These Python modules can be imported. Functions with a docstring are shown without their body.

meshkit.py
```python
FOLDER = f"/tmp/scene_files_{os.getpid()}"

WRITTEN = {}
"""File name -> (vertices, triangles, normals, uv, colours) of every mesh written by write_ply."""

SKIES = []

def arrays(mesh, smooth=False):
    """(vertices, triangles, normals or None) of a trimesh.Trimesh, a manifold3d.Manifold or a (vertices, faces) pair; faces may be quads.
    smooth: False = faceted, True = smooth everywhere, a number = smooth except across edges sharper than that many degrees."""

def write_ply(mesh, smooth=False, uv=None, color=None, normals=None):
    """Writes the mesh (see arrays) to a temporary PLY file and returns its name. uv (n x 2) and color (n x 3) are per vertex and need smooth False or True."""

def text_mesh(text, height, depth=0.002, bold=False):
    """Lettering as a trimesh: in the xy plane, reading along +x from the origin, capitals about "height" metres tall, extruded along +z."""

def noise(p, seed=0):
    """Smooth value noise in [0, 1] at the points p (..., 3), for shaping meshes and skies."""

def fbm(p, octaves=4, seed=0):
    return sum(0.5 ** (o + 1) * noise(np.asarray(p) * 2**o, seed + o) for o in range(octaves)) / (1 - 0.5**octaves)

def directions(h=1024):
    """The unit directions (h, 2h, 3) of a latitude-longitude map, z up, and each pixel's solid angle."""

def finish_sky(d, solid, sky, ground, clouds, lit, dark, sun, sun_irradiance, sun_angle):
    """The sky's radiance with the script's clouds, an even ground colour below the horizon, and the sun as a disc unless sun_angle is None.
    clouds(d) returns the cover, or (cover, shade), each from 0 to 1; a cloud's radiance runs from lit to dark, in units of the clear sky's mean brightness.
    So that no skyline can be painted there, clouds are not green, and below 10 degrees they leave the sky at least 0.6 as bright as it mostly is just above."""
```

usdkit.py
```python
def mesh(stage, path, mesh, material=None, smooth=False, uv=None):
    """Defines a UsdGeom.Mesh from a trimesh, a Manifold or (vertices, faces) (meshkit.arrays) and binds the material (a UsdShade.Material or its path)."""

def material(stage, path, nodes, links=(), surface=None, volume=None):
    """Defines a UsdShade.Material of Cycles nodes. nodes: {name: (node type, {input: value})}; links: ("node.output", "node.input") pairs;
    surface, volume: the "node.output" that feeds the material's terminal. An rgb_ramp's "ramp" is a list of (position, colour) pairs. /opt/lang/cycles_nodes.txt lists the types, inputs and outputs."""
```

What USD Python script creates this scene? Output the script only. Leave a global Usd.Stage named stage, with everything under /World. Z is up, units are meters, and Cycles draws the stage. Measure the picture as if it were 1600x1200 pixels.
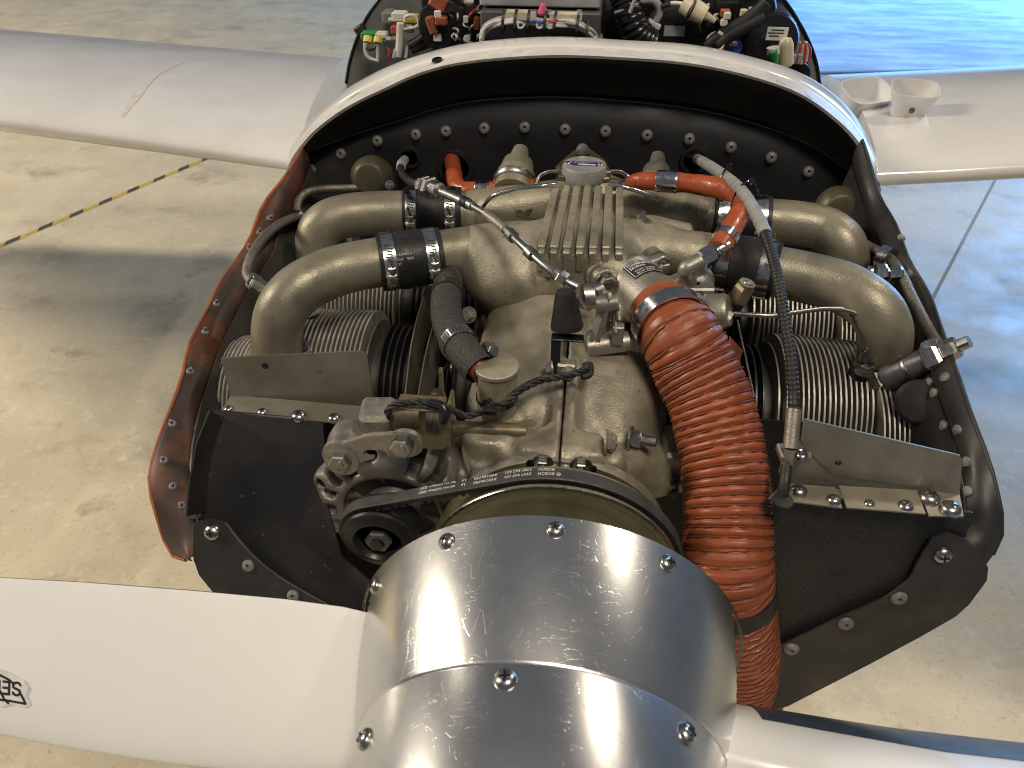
import math, random, numpy as np, trimesh, usdkit, meshkit
from pxr import Usd, UsdGeom, UsdLux, UsdShade, Gf, Sdf
from shapely.geometry import Polygon, Point, LineString, box as sbox
from shapely.ops import unary_union, split as ssplit
from shapely import affinity
random.seed(7); rng = np.random.default_rng(7)
stage = Usd.Stage.CreateInMemory()
UsdGeom.SetStageUpAxis(stage, UsdGeom.Tokens.z); UsdGeom.SetStageMetersPerUnit(stage, 1.0)
UsdGeom.Xform.Define(stage, '/World'); UsdGeom.Scope.Define(stage, '/World/Looks')
PI = math.pi
V = lambda *a: np.array(a, float)
def unit(a): a = np.asarray(a, float); return a/max(np.linalg.norm(a), 1e-12)
# ---------------------------------------------------------------- camera (origin = propeller hub, y = towards the tail, z up)
CP, CY, CF = math.radians(38), math.radians(-6.07), 1188.0
CC = V(.0098, -.3855, .590)
FW = V(math.sin(CY)*math.cos(CP), math.cos(CY)*math.cos(CP), -math.sin(CP))
RT = unit(np.cross(FW, [0, 0, 1])); UP = np.cross(RT, FW)
cam = UsdGeom.Camera.Define(stage, '/World/camera')
cam.AddTransformOp().Set(Gf.Matrix4d(*RT, 0, *UP, 0, *(-FW), 0, *CC, 1))
cam.CreateHorizontalApertureAttr(36.0); cam.CreateVerticalApertureAttr(27.0); cam.CreateFocalLengthAttr(CF/1600*36)
cam.CreateClippingRangeAttr(Gf.Vec2f(.02, 200))
cam.CreateFStopAttr(12.0); cam.CreateFocusDistanceAttr(.86); cam.CreateExposureAttr(0.47)
GZ = -1.1                                             # hangar floor
def at(u, v, y=None, z=None, x=None, pl=None):
    """the point of the scene seen at (u, v) of the 1600x1200 photograph, on the plane y=, z=, x= or pl=(point, normal)"""
    d = FW + RT*((u-800)/CF) + UP*((600-v)/CF)
    if pl is not None:
        p, n = pl; return CC + d*(np.dot(np.asarray(p)-CC, n)/np.dot(d, n))
    k, w = (1, y) if y is not None else (2, z) if z is not None else (0, x)
    return CC + d*((w-CC[k])/d[k])
# ---------------------------------------------------------------- light: dim hangar bounce, roof lamps, daylight from the open door on the right
_m = usdkit.material(stage, '/World/Looks/hangar_air', {'b': ('background_shader', {'color': (.74, .84, 1.0), 'strength': .088})}, surface='b.background')
dome = UsdLux.DomeLight.Define(stage, '/World/hangar_bounce'); UsdShade.MaterialBindingAPI.Apply(dome.GetPrim()).Bind(_m)
def area_light(name, pos, target, w, h, color, power):
    l = UsdLux.RectLight.Define(stage, '/World/'+name)
    f = unit(np.asarray(target, float)-pos); r = unit(np.cross(f, [0.02, 1, 0.01])); u = np.cross(r, f)
    l.AddTransformOp().Set(Gf.Matrix4d(*r, 0, *u, 0, *(-f), 0, *pos, 1))
    l.CreateWidthAttr(w); l.CreateHeightAttr(h); l.CreateColorAttr(Gf.Vec3f(*color)); l.CreateIntensityAttr(power)
WARM = (1.0, .875, .70)
for nm, p, w, h, s in (('roof_lamp', V(3.0, 2.5, 4.3), .18, .5, 230), ('roof_lamp_001', V(-8.6, .3, 4.6), 4.0, .45, 165), ('roof_lamp_002', V(.9, -1.9, 4.4), 1.4, 1.2, 24), ('roof_lamp_003', V(-7.0, 5.6, 4.5), 1.6, .6, 20)):
    area_light(nm, p, p*V(1, 1, 0)+V(0, 0, -1), w, h, WARM, s)
area_light('door_daylight', V(7.5, 9.0, 1.6), V(1.6, 2.6, -1.1), 5.0, 3.4, (.20, .50, 1.0), 6.5)
area_light('apron_daylight', V(6.2, 11.5, 4.6), V(6.4, 14, -1), 9, 5, (.15, .45, 1.0), 16)
# ---------------------------------------------------------------- materials
def mat(name, col, rough=.5, metal=0., var=.18, vs=9., bump=0., bs=300., rv=.1, col2=None, spread=(.42, .62), coat=0., aniso=0., extra=None, det=6, spec=None, stretch=None):
    """principled material: noise between col and col2 (a darker col), uneven roughness, fine grain"""
    c2 = col2 if col2 is not None else tuple(c*(1-var) for c in col)
    n = {'g': ('geometry', {}), 'n': ('noise_texture', {'scale': vs, 'detail': det, 'roughness': .62}), 'r': ('rgb_ramp', {'ramp': [(0, c2), (spread[0], c2), (spread[1], col), (1, col)]}),
         'n2': ('noise_texture', {'scale': vs*2.7, 'detail': 5}), 'rr': ('map_range', {'from_min': .3, 'from_max': .7, 'to_min': max(.02, rough-rv), 'to_max': min(1, rough+rv), 'clamp': True}),
         'p': ('principled_bsdf', {'metallic': metal, 'coat_weight': coat, 'coat_roughness': .06, 'anisotropic': aniso})}
    L = [('n.fac', 'r.fac'), ('r.color', 'p.base_color'), ('n2.fac', 'rr.value'), ('rr.result', 'p.roughness')]
    if stretch:
        n['m'] = ('mapping', {'scale': stretch}); L += [('g.position', 'm.vector'), ('m.vector', 'n.vector'), ('m.vector', 'n2.vector')]
    else: L += [('g.position', 'n.vector'), ('g.position', 'n2.vector')]
    if spec is not None: n['p'][1]['specular_ior_level'] = spec
    if bump:
        n['n3'] = ('noise_texture', {'scale': bs, 'detail': 4, 'roughness': .6}); n['b'] = ('bump', {'strength': bump, 'distance': .001})
        L += [('g.position', 'n3.vector'), ('n3.fac', 'b.height'), ('b.normal', 'p.normal')]
    if extra: extra(n, L)
    return usdkit.material(stage, '/World/Looks/'+name, n, L, surface='p.BSDF')
def ex_layer(col, scale, lo, hi, key='x', stretch=None, amount=1.0, det=5):
    """a second layer of noise spots or streaks (dirt, stains, scratches) over the base colour"""
    def f(n, L):
        src = next(a for a, b in L if b == 'p.base_color'); L[:] = [l for l in L if l[1] != 'p.base_color']
        n[key+'n'] = ('noise_texture', {'scale': scale, 'detail': det, 'roughness': .6}); n[key+'r'] = ('map_range', {'from_min': lo, 'from_max': hi, 'to_min': 0., 'to_max': amount, 'clamp': True})
        n[key+'m'] = ('mix_color', {'b': col})
        if stretch: n[key+'p'] = ('mapping', {'scale': stretch}); L += [('g.position', key+'p.vector'), (key+'p.vector', key+'n.vector')]
        else: L += [('g.position', key+'n.vector')]
        L += [(key+'n.fac', key+'r.value'), (key+'r.result', key+'m.fac'), (src, key+'m.a'), (key+'m.result', 'p.base_color')]
    return f
def both(*fs):
    def f(n, L):
        for g in fs: g(n, L)
    return f
def scratches(n, L):
    """brushed grain and bright swirl scratches of polished aluminium"""
    n.update({'gp': ('mapping', {'scale': (14, 900, 14)}), 'gr': ('noise_texture', {'scale': 1., 'detail': 3.}), 'gs': ('math', {'math_type': 'multiply', 'value2': .10}), 'bb': ('bump', {'strength': .14, 'distance': .0003})})
    L += [('g.position', 'gp.vector'), ('gp.vector', 'gr.vector'), ('gr.fac', 'gs.value1')]; last = 'gs.value'
    for k, (sc, w, lo, st) in enumerate(((30., .004, .53, (3.2, .8, 1)), (52., .006, .53, (.8, 3.2, 1)), (85., .008, .54, (2.4, .8, 1)), (40., .005, .54, (.9, 1, 3.2)), (64., .006, .55, (.8, 2.6, 2.6)))):
        q = 'q%d' % k
        n.update({q+'p': ('mapping', {'scale': st, 'location': (k*3.1, k*1.7, 0)}), q+'n': ('noise_texture', {'scale': sc, 'detail': .6}), q+'s': ('math', {'math_type': 'subtract', 'value2': .5}), q+'a': ('math', {'math_type': 'absolute'}), q+'r': ('map_range', {'from_min': 0., 'from_max': w, 'to_min': 1., 'to_max': 0., 'clamp': True}),
                  q+'m': ('noise_texture', {'scale': sc*.9, 'detail': 3}), q+'k': ('map_range', {'from_min': lo, 'from_max': lo+.07, 'clamp': True}), q+'x': ('math', {'math_type': 'multiply'}), q+'t': ('math', {'math_type': 'add'})})
        L += [('g.position', q+'p.vector'), (q+'p.vector', q+'n.vector'), (q+'n.fac', q+'s.value1'), (q+'s.value', q+'a.value1'), (q+'a.value', q+'r.value'), ('g.position', q+'m.vector'), (q+'m.fac', q+'k.value'), (q+'r.result', q+'x.value1'), (q+'k.result', q+'x.value2'), (last, q+'t.value1'), (q+'x.value', q+'t.value2')]; last = q+'t.value'
    L += [(last, 'bb.height'), ('bb.normal', 'p.normal')]
def weave(n, L):
    n.update({'w1': ('wave_texture', {'bands_direction': 'x', 'scale': 120.}), 'w2': ('wave_texture', {'bands_direction': 'z', 'scale': 120.}), 'wm': ('math', {'math_type': 'multiply'}), 'wb': ('bump', {'strength': .5, 'distance': .0008})})
    L += [('g.position', 'w1.vector'), ('g.position', 'w2.vector'), ('w1.fac', 'wm.value1'), ('w2.fac', 'wm.value2'), ('wm.value', 'wb.height'), ('wb.normal', 'p.normal')]
K = {}
K['concrete'] = mat('floor_concrete', (.60, .525, .37), .40, 0, col2=(.46, .40, .28), vs=2.1, bump=.35, bs=140, rv=.12, det=12, spread=(.3, .7), extra=both(ex_layer((.28, .25, .185), 2.6, .53, .74, 'st', (1, 1.3, 1), .8), ex_layer((.21, .165, .10), 6.0, .63, .74, 'sp', None, .55), ex_layer((.66, .60, .46), 26, .55, .75, 'li', None, .6), ex_layer((.24, .20, .14), 95, .57, .72, 'gr', None, .55)))
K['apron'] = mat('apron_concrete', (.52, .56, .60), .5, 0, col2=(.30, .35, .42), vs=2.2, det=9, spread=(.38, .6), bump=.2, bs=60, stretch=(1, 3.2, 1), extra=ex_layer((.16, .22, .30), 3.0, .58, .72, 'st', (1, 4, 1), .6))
K['joint'] = mat('joint_filler', (.34, .33, .30), .8)
K['yellow'] = mat('tape_yellow', (.50, .36, .06), .5, vs=30, extra=ex_layer((.25, .2, .12), 40, .55, .7, 'd'))
K['black_tape'] = mat('tape_black', (.03, .03, .03), .5, vs=30, col2=(.07, .065, .055))
K['white'] = mat('white_gelcoat', (.74, .735, .725), .16, 0, col2=(.665, .65, .63), vs=3, rv=.05, coat=.5, extra=ex_layer((.62, .58, .52), 14, .66, .78, 'd', (1, .35, 1), .25))
K['white_edge'] = mat('white_edge_worn', (.70, .68, .65), .35, 0, vs=30, extra=ex_layer((.28, .25, .23), 60, .60, .68, 'd', (.5, 1, 1), .8))
K['prop_white'] = mat('prop_white', (.73, .72, .705), .22, 0, col2=(.70, .69, .67), vs=5, rv=.05, coat=.3, extra=ex_layer((.45, .42, .38), 170, .735, .77, 'd', None, .5))
K['prop_dark'] = mat('prop_dark', (.10, .15, .22), .30, .6, vs=20, rv=.05)
K['alu'] = mat('polished_aluminium', (.64, .635, .625), .27, 1.0, col2=(.61, .605, .595), vs=14, rv=.012, aniso=.4, spread=(.3, .7), extra=scratches)
K['steel'] = mat('steel', (.40, .39, .375), .36, 1., vs=60, rv=.1, extra=ex_layer((.20, .18, .15), 90, .55, .7, 'd', None, .5))
K['bright'] = mat('bright_steel', (.72, .72, .71), .2, 1., vs=60, rv=.08)
K['screw'] = mat('screw_steel', (.42, .41, .40), .28, 1., vs=90, rv=.08)
K['rivet'] = mat('rivet_grey', (.21, .20, .19), .55, .1, vs=160, rv=.1, col2=(.13, .125, .115))
K['gold'] = mat('engine_gold_enamel', (.375, .342, .258), .44, .42, col2=(.25, .225, .168), vs=26, bump=.6, bs=420, rv=.12, spread=(.3, .68), extra=both(ex_layer((.10, .087, .066), 12, .48, .76, 'd', None, .8), ex_layer((.06, .05, .036), 130, .66, .72, 's', None, .8)))
K['pipe'] = mat('intake_pipe_enamel', (.290, .266, .200), .42, .40, col2=(.205, .183, .132), vs=18, bump=.38, bs=420, rv=.1, spread=(.3, .7), extra=both(ex_layer((.08, .068, .05), 110, .69, .73, 's', None, .7), ex_layer((.10, .088, .068), 13, .50, .78, 'd', None, .75)))
K['alum_cast'] = mat('bare_casting', (.36, .335, .29), .42, .7, vs=40, bump=.4, bs=500, rv=.1, extra=ex_layer((.13, .115, .095), 45, .55, .72, 'd', None, .6))
K['alternator'] = mat('alternator_casting', (.24, .22, .20), .48, .5, vs=40, bump=.4, bs=500, extra=ex_layer((.075, .065, .055), 32, .45, .66, 'd', None, .75))
K['fin'] = mat('fin_aluminium', (.43, .405, .355), .45, .35, vs=60, rv=.1, extra=ex_layer((.24, .20, .15), 50, .58, .78, 'd', None, .6))
K['fin_black'] = mat('barrel_black', (.018, .018, .019), .42, .1, vs=50, rv=.08)
K['cad'] = mat('cadmium_plate', (.29, .245, .155), .38, .75, vs=30, rv=.1, extra=ex_layer((.12, .10, .07), 38, .56, .72, 'd', None, .6))
K['plate'] = mat('baffle_aluminium', (.30, .275, .23), .45, .65, col2=(.20, .18, .145), vs=9, rv=.12, extra=both(ex_layer((.10, .085, .06), 12, .58, .76, 'd', None, .7), ex_layer((.07, .05, .035), 40, .66, .72, 's', None, .8)))
K['rubber'] = mat('black_rubber', (.013, .013, .014), .5, 0, vs=40, bump=.2, bs=300, col2=(.020, .0195, .019), spec=.35)
K['seal_black'] = mat('black_silicone', (.015, .015, .017), .46, 0, spec=.35, vs=9, col2=(.024, .0235, .023), rv=.1, extra=ex_layer((.085, .075, .066), 9, .50, .78, 'd', None, .75))
K['composite'] = mat('black_composite', (.011, .011, .013), .46, 0, spec=.3, vs=7, col2=(.018, .017, .017), rv=.12, extra=both(ex_layer((.055, .048, .042), 9, .50, .80, 'd', None, .6), ex_layer((.12, .11, .10), 120, .66, .73, 's', None, .5)))
K['weave'] = mat('black_weave', (.011, .011, .013), .40, 0, spec=.35, vs=8, col2=(.020, .019, .019), rv=.1, extra=both(weave, ex_layer((.05, .046, .042), 10, .58, .82, 'd', None, .6)))
K['firewall'] = mat('firewall_black', (.011, .012, .015), .5, 0, vs=6, col2=(.017, .018, .021), rv=.1)
K['firewall_lip'] = mat('lip_black', (.020, .020, .019), .55, 0, vs=6, col2=(.030, .029, .027), rv=.1, spec=.3, extra=ex_layer((.06, .055, .05), 14, .58, .8, 'd', (1, .4, 1), .5))
K['seal_orange'] = mat('orange_silicone', (.215, .066, .024), .52, 0, vs=9, col2=(.12, .036, .017), rv=.1, spec=.35, extra=both(ex_layer((.026, .020, .017), 9, .38, .54, 'd', None, .93), ex_layer((.018, .014, .012), 30, .54, .68, 's', None, .7)))
K['seal_edge'] = mat('orange_edge', (.34, .10, .04), .55, 0, vs=20, col2=(.20, .055, .022), spec=.3)
K['wall_grey'] = mat('grey_baffle_wall', (.060, .054, .050), .5, .1, vs=12, col2=(.035, .032, .030), rv=.1, extra=ex_layer((.10, .09, .08), 60, .62, .72, 's', (1, 1, .3), .7))
K['duct'] = mat('orange_duct', (.315, .084, .029), .42, 0, vs=14, col2=(.23, .058, .022), rv=.1, bump=.5, bs=90, extra=both(ex_layer((.10, .03, .016), 20, .56, .76, 'd', None, .75), ex_layer((.55, .34, .24), 70, .68, .74, 's', (1, 1, .5), .7)))
K['duct_cord'] = mat('duct_cord', (.16, .045, .022), .5, 0, vs=60)
K['sleeve'] = mat('orange_firesleeve', (.38, .085, .028), .36, 0, vs=30, col2=(.30, .060, .02), rv=.1, bump=.9, bs=80, coat=.15, extra=ex_layer((.10, .03, .02), 55, .58, .68, 'd', None, .8))
K['grey_cable'] = mat('grey_wrap', (.30, .30, .29), .45, 0, vs=60)
K['braid'] = mat('braided_hose', (.030, .028, .026), .6, 0, vs=300, col2=(.055, .052, .047), bump=.8, bs=900, spec=.3)
K['lead'] = mat('ignition_lead_braid', (.26, .24, .21), .42, .7, vs=300, col2=(.17, .155, .135), bump=.6, bs=1200)
K['olive'] = mat('pulley_olive', (.25, .24, .145), .44, .55, vs=16, rv=.1, col2=(.19, .182, .108))
K['olive_dark'] = mat('isolator_olive', (.085, .078, .045), .5, .4, vs=16)
K['pulley_black'] = mat('pulley_black', (.02, .02, .021), .40, .3, vs=40)
K['belt'] = mat('drive_belt_rubber', (.028, .028, .030), .55, 0, vs=60, col2=(.045, .044, .043))
K['print'] = mat('white_print', (.62, .62, .60), .6, 0, vs=200, var=.4)
K['ink'] = mat('black_ink', (.02, .018, .022), .5, 0, vs=60)
K['label_white'] = mat('label_white', (.70, .69, .66), .45, 0, vs=60)
K['label_blue'] = mat('label_blue', (.035, .045, .30), .35, .2, vs=60)
K['blue'] = mat('blue_plastic', (.03, .08, .45), .4); K['green'] = mat('green_plastic', (.03, .26, .06), .4); K['red'] = mat('red_plastic', (.50, .05, .05), .45); K['pink'] = mat('pink_cap', (.75, .12, .25), .45)
K['yellow_plastic'] = mat('yellow_plastic', (.62, .50, .08), .45); K['cream'] = mat('cream_plastic', (.62, .55, .38), .45, vs=30)
K['wire_white'] = mat('white_wire', (.66, .64, .60), .45, 0, vs=50); K['wire_grey'] = mat('grey_wire', (.34, .34, .34), .45, 0, vs=50)
K['panel_grey'] = mat('panel_grey', (.19, .20, .19), .42, 0, vs=20, bump=.3, bs=500)
K['black_gloss'] = mat('instrument_black', (.012, .012, .014), .22, 0, vs=40)
K['box_alu'] = mat('avionics_box', (.46, .46, .46), .4, .5, vs=20)
K['dark_box'] = mat('avionics_dark', (.10, .10, .105), .45, .4, vs=20)
K['copper'] = mat('copper_red', (.42, .12, .06), .45, .4, vs=40)
# ---------------------------------------------------------------- scene objects
COUNT, BASE = {}, {}
def numbered(parent, name):
    k = COUNT.get((parent, name), 0); COUNT[(parent, name)] = k+1
    return f'{parent}/{name}' if k == 0 else f'{parent}/{name}_{k:03d}'
def tags(prim, **kw):
    for k, v in kw.items():
        if v: prim.SetCustomDataByKey(k, v)
def thing(name, label, cat, base=(0, 0, 0), group=None, kind=None):
    p = numbered('/World', name); x = UsdGeom.Xform.Define(stage, p); x.AddTranslateOp().Set(Gf.Vec3d(*map(float, base))); BASE[p] = V(*base)
    tags(x.GetPrim(), label=label, category=cat, group=group, kind=kind); return p
def part(parent, name, mesh, m, smooth=30, label=None, kind=None):
    p = numbered(parent, name); root = '/'.join(parent.split('/')[:3]); b = BASE[root]
    if isinstance(mesh, list): mesh = trimesh.util.concatenate(mesh)
    if not isinstance(mesh, trimesh.Trimesh): v, f, _ = meshkit.arrays(mesh); mesh = trimesh.Trimesh(v, f, process=False)
    mesh = mesh.copy(); mesh.apply_translation(-b)
    o = usdkit.mesh(stage, p, mesh, K[m] if isinstance(m, str) else m, smooth=smooth); tags(o.GetPrim(), label=label, kind=kind); return p
# ---------------------------------------------------------------- mesh helpers
def frame(n, up=(0, 0, 1)):
    n = unit(n); up = np.asarray(up, float)
    if abs(np.dot(n, unit(up))) > .97: up = V(1, 0, 0) if abs(n[0]) < .9 else V(0, 1, 0)
    x = unit(np.cross(up, n)); return x, np.cross(n, x), n          # x, y, n
def grid_mesh(G, closed=False, flip=False):
    """G: rows x cols x 3; closed: columns wrap around"""
    G = np.asarray(G, float); a, b = G.shape[:2]; i = np.arange(a-1)[:, None]; j = np.arange(b if closed else b-1)[None]; j2 = (j+1) % b
    q = np.stack([i*b+j, i*b+j2, (i+1)*b+j2, (i+1)*b+j], -1).reshape(-1, 4)
    f = np.vstack([q[:, [0, 1, 2]], q[:, [0, 2, 3]]])
    return trimesh.Trimesh(G.reshape(-1, 3), f[:, ::-1] if flip else f, process=False)
def loft(R, caps=True):
    R = np.asarray(R, float); m = grid_mesh(R, True); n = R.shape[1]; out = [m]
    if caps:
        for ring, rev in ((R[0], True), (R[-1], False)):
            v = np.vstack([ring, ring.mean(0)]); j = np.arange(n); f = np.stack([j, (j+1) % n, np.full(n, n)], 1)
            out.append(trimesh.Trimesh(v, f[:, ::-1] if rev else f, process=False))
    m = trimesh.util.concatenate(out); m.merge_vertices()
    return m
def spline(P, sub=8):
    P = np.asarray(P, float)
    if len(P) < 3 or sub <= 1: return P
    Q = np.vstack([2*P[0]-P[1], P, 2*P[-1]-P[-2]]); o = []
    for i in range(1, len(Q)-2):
        t = np.linspace(0, 1, sub, endpoint=False)[:, None]; a, b, c, d = Q[i-1:i+3]
        o.append(.5*((2*b)+(c-a)*t+(2*a-5*b+4*c-d)*t*t+(3*b-a-3*c+d)*t**3))
    return np.vstack(o+[P[-1:]])
def sweep_frames(C):
    T = np.gradient(C, axis=0); T /= np.linalg.norm(T, axis=1)[:, None]; x, y, _ = frame(T[0]); X, Y = [], []
    for t in T:
        x = unit(x-t*np.dot(x, t)); X.append(x); Y.append(np.cross(t, x))
    return np.array(X), np.array(Y), T
def tube(P, r, seg=14, sub=8, caps=True):
    C = spline(P, sub); r = np.asarray(r, float)
    rad = np.full(len(C), float(r)) if r.ndim == 0 else np.interp(np.linspace(0, 1, len(C)), np.linspace(0, 1, len(r)), r)
    X, Y, T = sweep_frames(C); a = np.arange(seg)*2*PI/seg
    R = C[:, None]+rad[:, None, None]*(np.cos(a)[None, :, None]*X[:, None]+np.sin(a)[None, :, None]*Y[:, None])
    return loft(R, caps)
def lathe(prof, o=(0, 0, 0), n=(0, 0, 1), seg=32, caps=True, up=(0, 0, 1)):
    """prof: (radius, height along n)"""
    x, y, n = frame(n, up); a = np.arange(seg)*2*PI/seg
    R = [np.asarray(o)+n*h+max(r, 1e-5)*(np.cos(a)[:, None]*x+np.sin(a)[:, None]*y) for r, h in prof]
    return loft(R, caps)
def cyl(a, b, r, seg=24, r2=None, ch=.0):
    a, b = V(*a), V(*b); L = np.linalg.norm(b-a); r2 = r if r2 is None else r2
    pr = [(r, 0), (r2, L)] if not ch else [(r-ch, 0), (r, ch), (r2, L-ch), (r2-ch, L)]
    return lathe(pr, a, b-a, seg)
def pipe(a, b, ro, ri, seg=28):
    a, b = V(*a), V(*b); L = np.linalg.norm(b-a)
    return lathe([(ri, L*.0), (ri, L), (ro, L), (ro, 0), (ri, 0)], a, b-a, seg, caps=False)
def prism(poly, h, o, n, up=(0, 0, 1), bev=0):
    """extrude a shapely polygon (in the frame of n) by h along n from o"""
    x, y, n = frame(n, up)
    ms = []
    for g in getattr(poly, 'geoms', [poly]):
        if g.is_empty or g.area < 1e-10: continue
        m = trimesh.creation.extrude_polygon(g, h, engine='earcut'); ms.append(m)
    m = trimesh.util.concatenate(ms); M4 = np.eye(4); M4[:3, 0], M4[:3, 1], M4[:3, 2], M4[:3, 3] = x, y, n, o
    m.apply_transform(M4); return m
def bbox(c, s, x=(1, 0, 0), y=(0, 1, 0), ch=.0):
    """box with centre c, sizes s, axes x, y; ch = chamfer"""
    x = unit(x); z = unit(np.cross(x, y)); y = np.cross(z, x); h = np.asarray(s, float)/2
    if ch <= 0:
        m = trimesh.creation.box(s)
    else:
        p = []
        for sx in (-1, 1):
            for sy in (-1, 1):
                for sz in (-1, 1):
                    for k in range(3):
                        q = h-ch; q[k] = h[k]; p.append(q*V(sx, sy, sz))
        m = trimesh.convex.convex_hull(np.array(p))
    M4 = np.eye(4); M4[:3, 0], M4[:3, 1], M4[:3, 2], M4[:3, 3] = x, y, z, c; m.apply_transform(M4); return m
def hexp(o, n, r, h, rot=0., up=(0, 0, 1)):
    return lathe([(r*.9, 0), (r, h*.12), (r, h*.82), (r*.86, h)], o, n, 6, up=up)
def bolt(o, n, r=.006, h=.006, washer=True):
    o, n = np.asarray(o, float), unit(n); ms = [hexp(o+n*(.0012 if washer else 0), n, r, h)]
    if washer: ms.append(cyl(o-n*.0005, o+n*.0014, r*1.35, 20))
    ms.append(cyl(o+n*h, o+n*(h+.0022), r*.45, 12)); return trimesh.util.concatenate(ms)
def sheet(A, B, t=.0015, rows=6, bulge=0., dirn=None):
    """a thin sheet between two 3-D curves A and B (same count), thickness t"""
    A, B = np.asarray(A, float), np.asarray(B, float); s = np.linspace(0, 1, rows)[:, None, None]; G = A[None]*(1-s)+B[None]*s
    du = np.gradient(G, axis=1); dv = np.gradient(G, axis=0); N = np.cross(du, dv); N /= np.maximum(np.linalg.norm(N, axis=2), 1e-9)[..., None]
    if dirn is not None and (N@np.asarray(dirn, float)).mean() < 0: N = -N
    if bulge: G = G+N*(bulge*np.sin(s*PI))
    return thicken(G, N, t)
def thicken(G, N, t):
    F, Bk = G+N*t/2, G-N*t/2; a, b = G.shape[:2]
    ring = lambda H: np.vstack([H[0], H[1:, -1], H[-1, ::-1][1:], H[1:-1, 0][::-1]])
    m = trimesh.util.concatenate([grid_mesh(F), grid_mesh(Bk, flip=True), grid_mesh(np.stack([ring(F), ring(Bk)]), True)])
    m.merge_vertices(); m.fix_normals(); return m
def curve(pts, n=40):
    C = spline(pts, 10); d = np.r_[0, np.cumsum(np.linalg.norm(np.diff(C, axis=0), axis=1))]; s = np.linspace(0, d[-1], n)
    return np.stack([np.interp(s, d, C[:, k]) for k in range(C.shape[1])], 1)
# signed distance castings
def d_sph(p, c, r): return np.linalg.norm(p-c, axis=1)-r
def d_cap(p, a, b, ra, rb=None):
    a, b = V(*a), V(*b); rb = ra if rb is None else rb; t = np.clip((p-a)@(b-a)/np.dot(b-a, b-a), 0, 1); return np.linalg.norm(p-a-t[:, None]*(b-a), axis=1)-(ra+(rb-ra)*t)
def d_box(p, c, h, r=.004, x=(1, 0, 0), y=(0, 1, 0)):
    x = unit(x); z = unit(np.cross(x, y)); y = np.cross(z, x); q = np.abs((p-V(*c))@np.stack([x, y, z], 1))-(np.asarray(h)-r)
    return np.linalg.norm(np.maximum(q, 0), axis=1)+np.minimum(q.max(1), 0)-r
def d_cyl(p, a, b, r, rd=.002):
    a, b = V(*a), V(*b); L = np.linalg.norm(b-a); n = (b-a)/L; w = p-(a+b)/2; h = w@n; rr = np.linalg.norm(w-h[:, None]*n, axis=1); q = np.stack([rr-r+rd, np.abs(h)-L/2+rd], 1)
    return np.linalg.norm(np.maximum(q, 0), axis=1)+np.minimum(q.max(1), 0)-rd
def d_ell(p, c, r):
    q = (p-V(*c))/V(*r); k = np.linalg.norm(q, axis=1); return (k-1)*min(r)*1.0 if False else k*(k-1)/np.maximum(np.linalg.norm(q/V(*r), axis=1), 1e-9)
def smin(a, b, k): h = np.clip(.5+.5*(b-a)/k, 0, 1); return b+(a-b)*h-k*h*(1-h)
def smax(a, b, k): return -smin(-a, -b, k)
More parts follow.
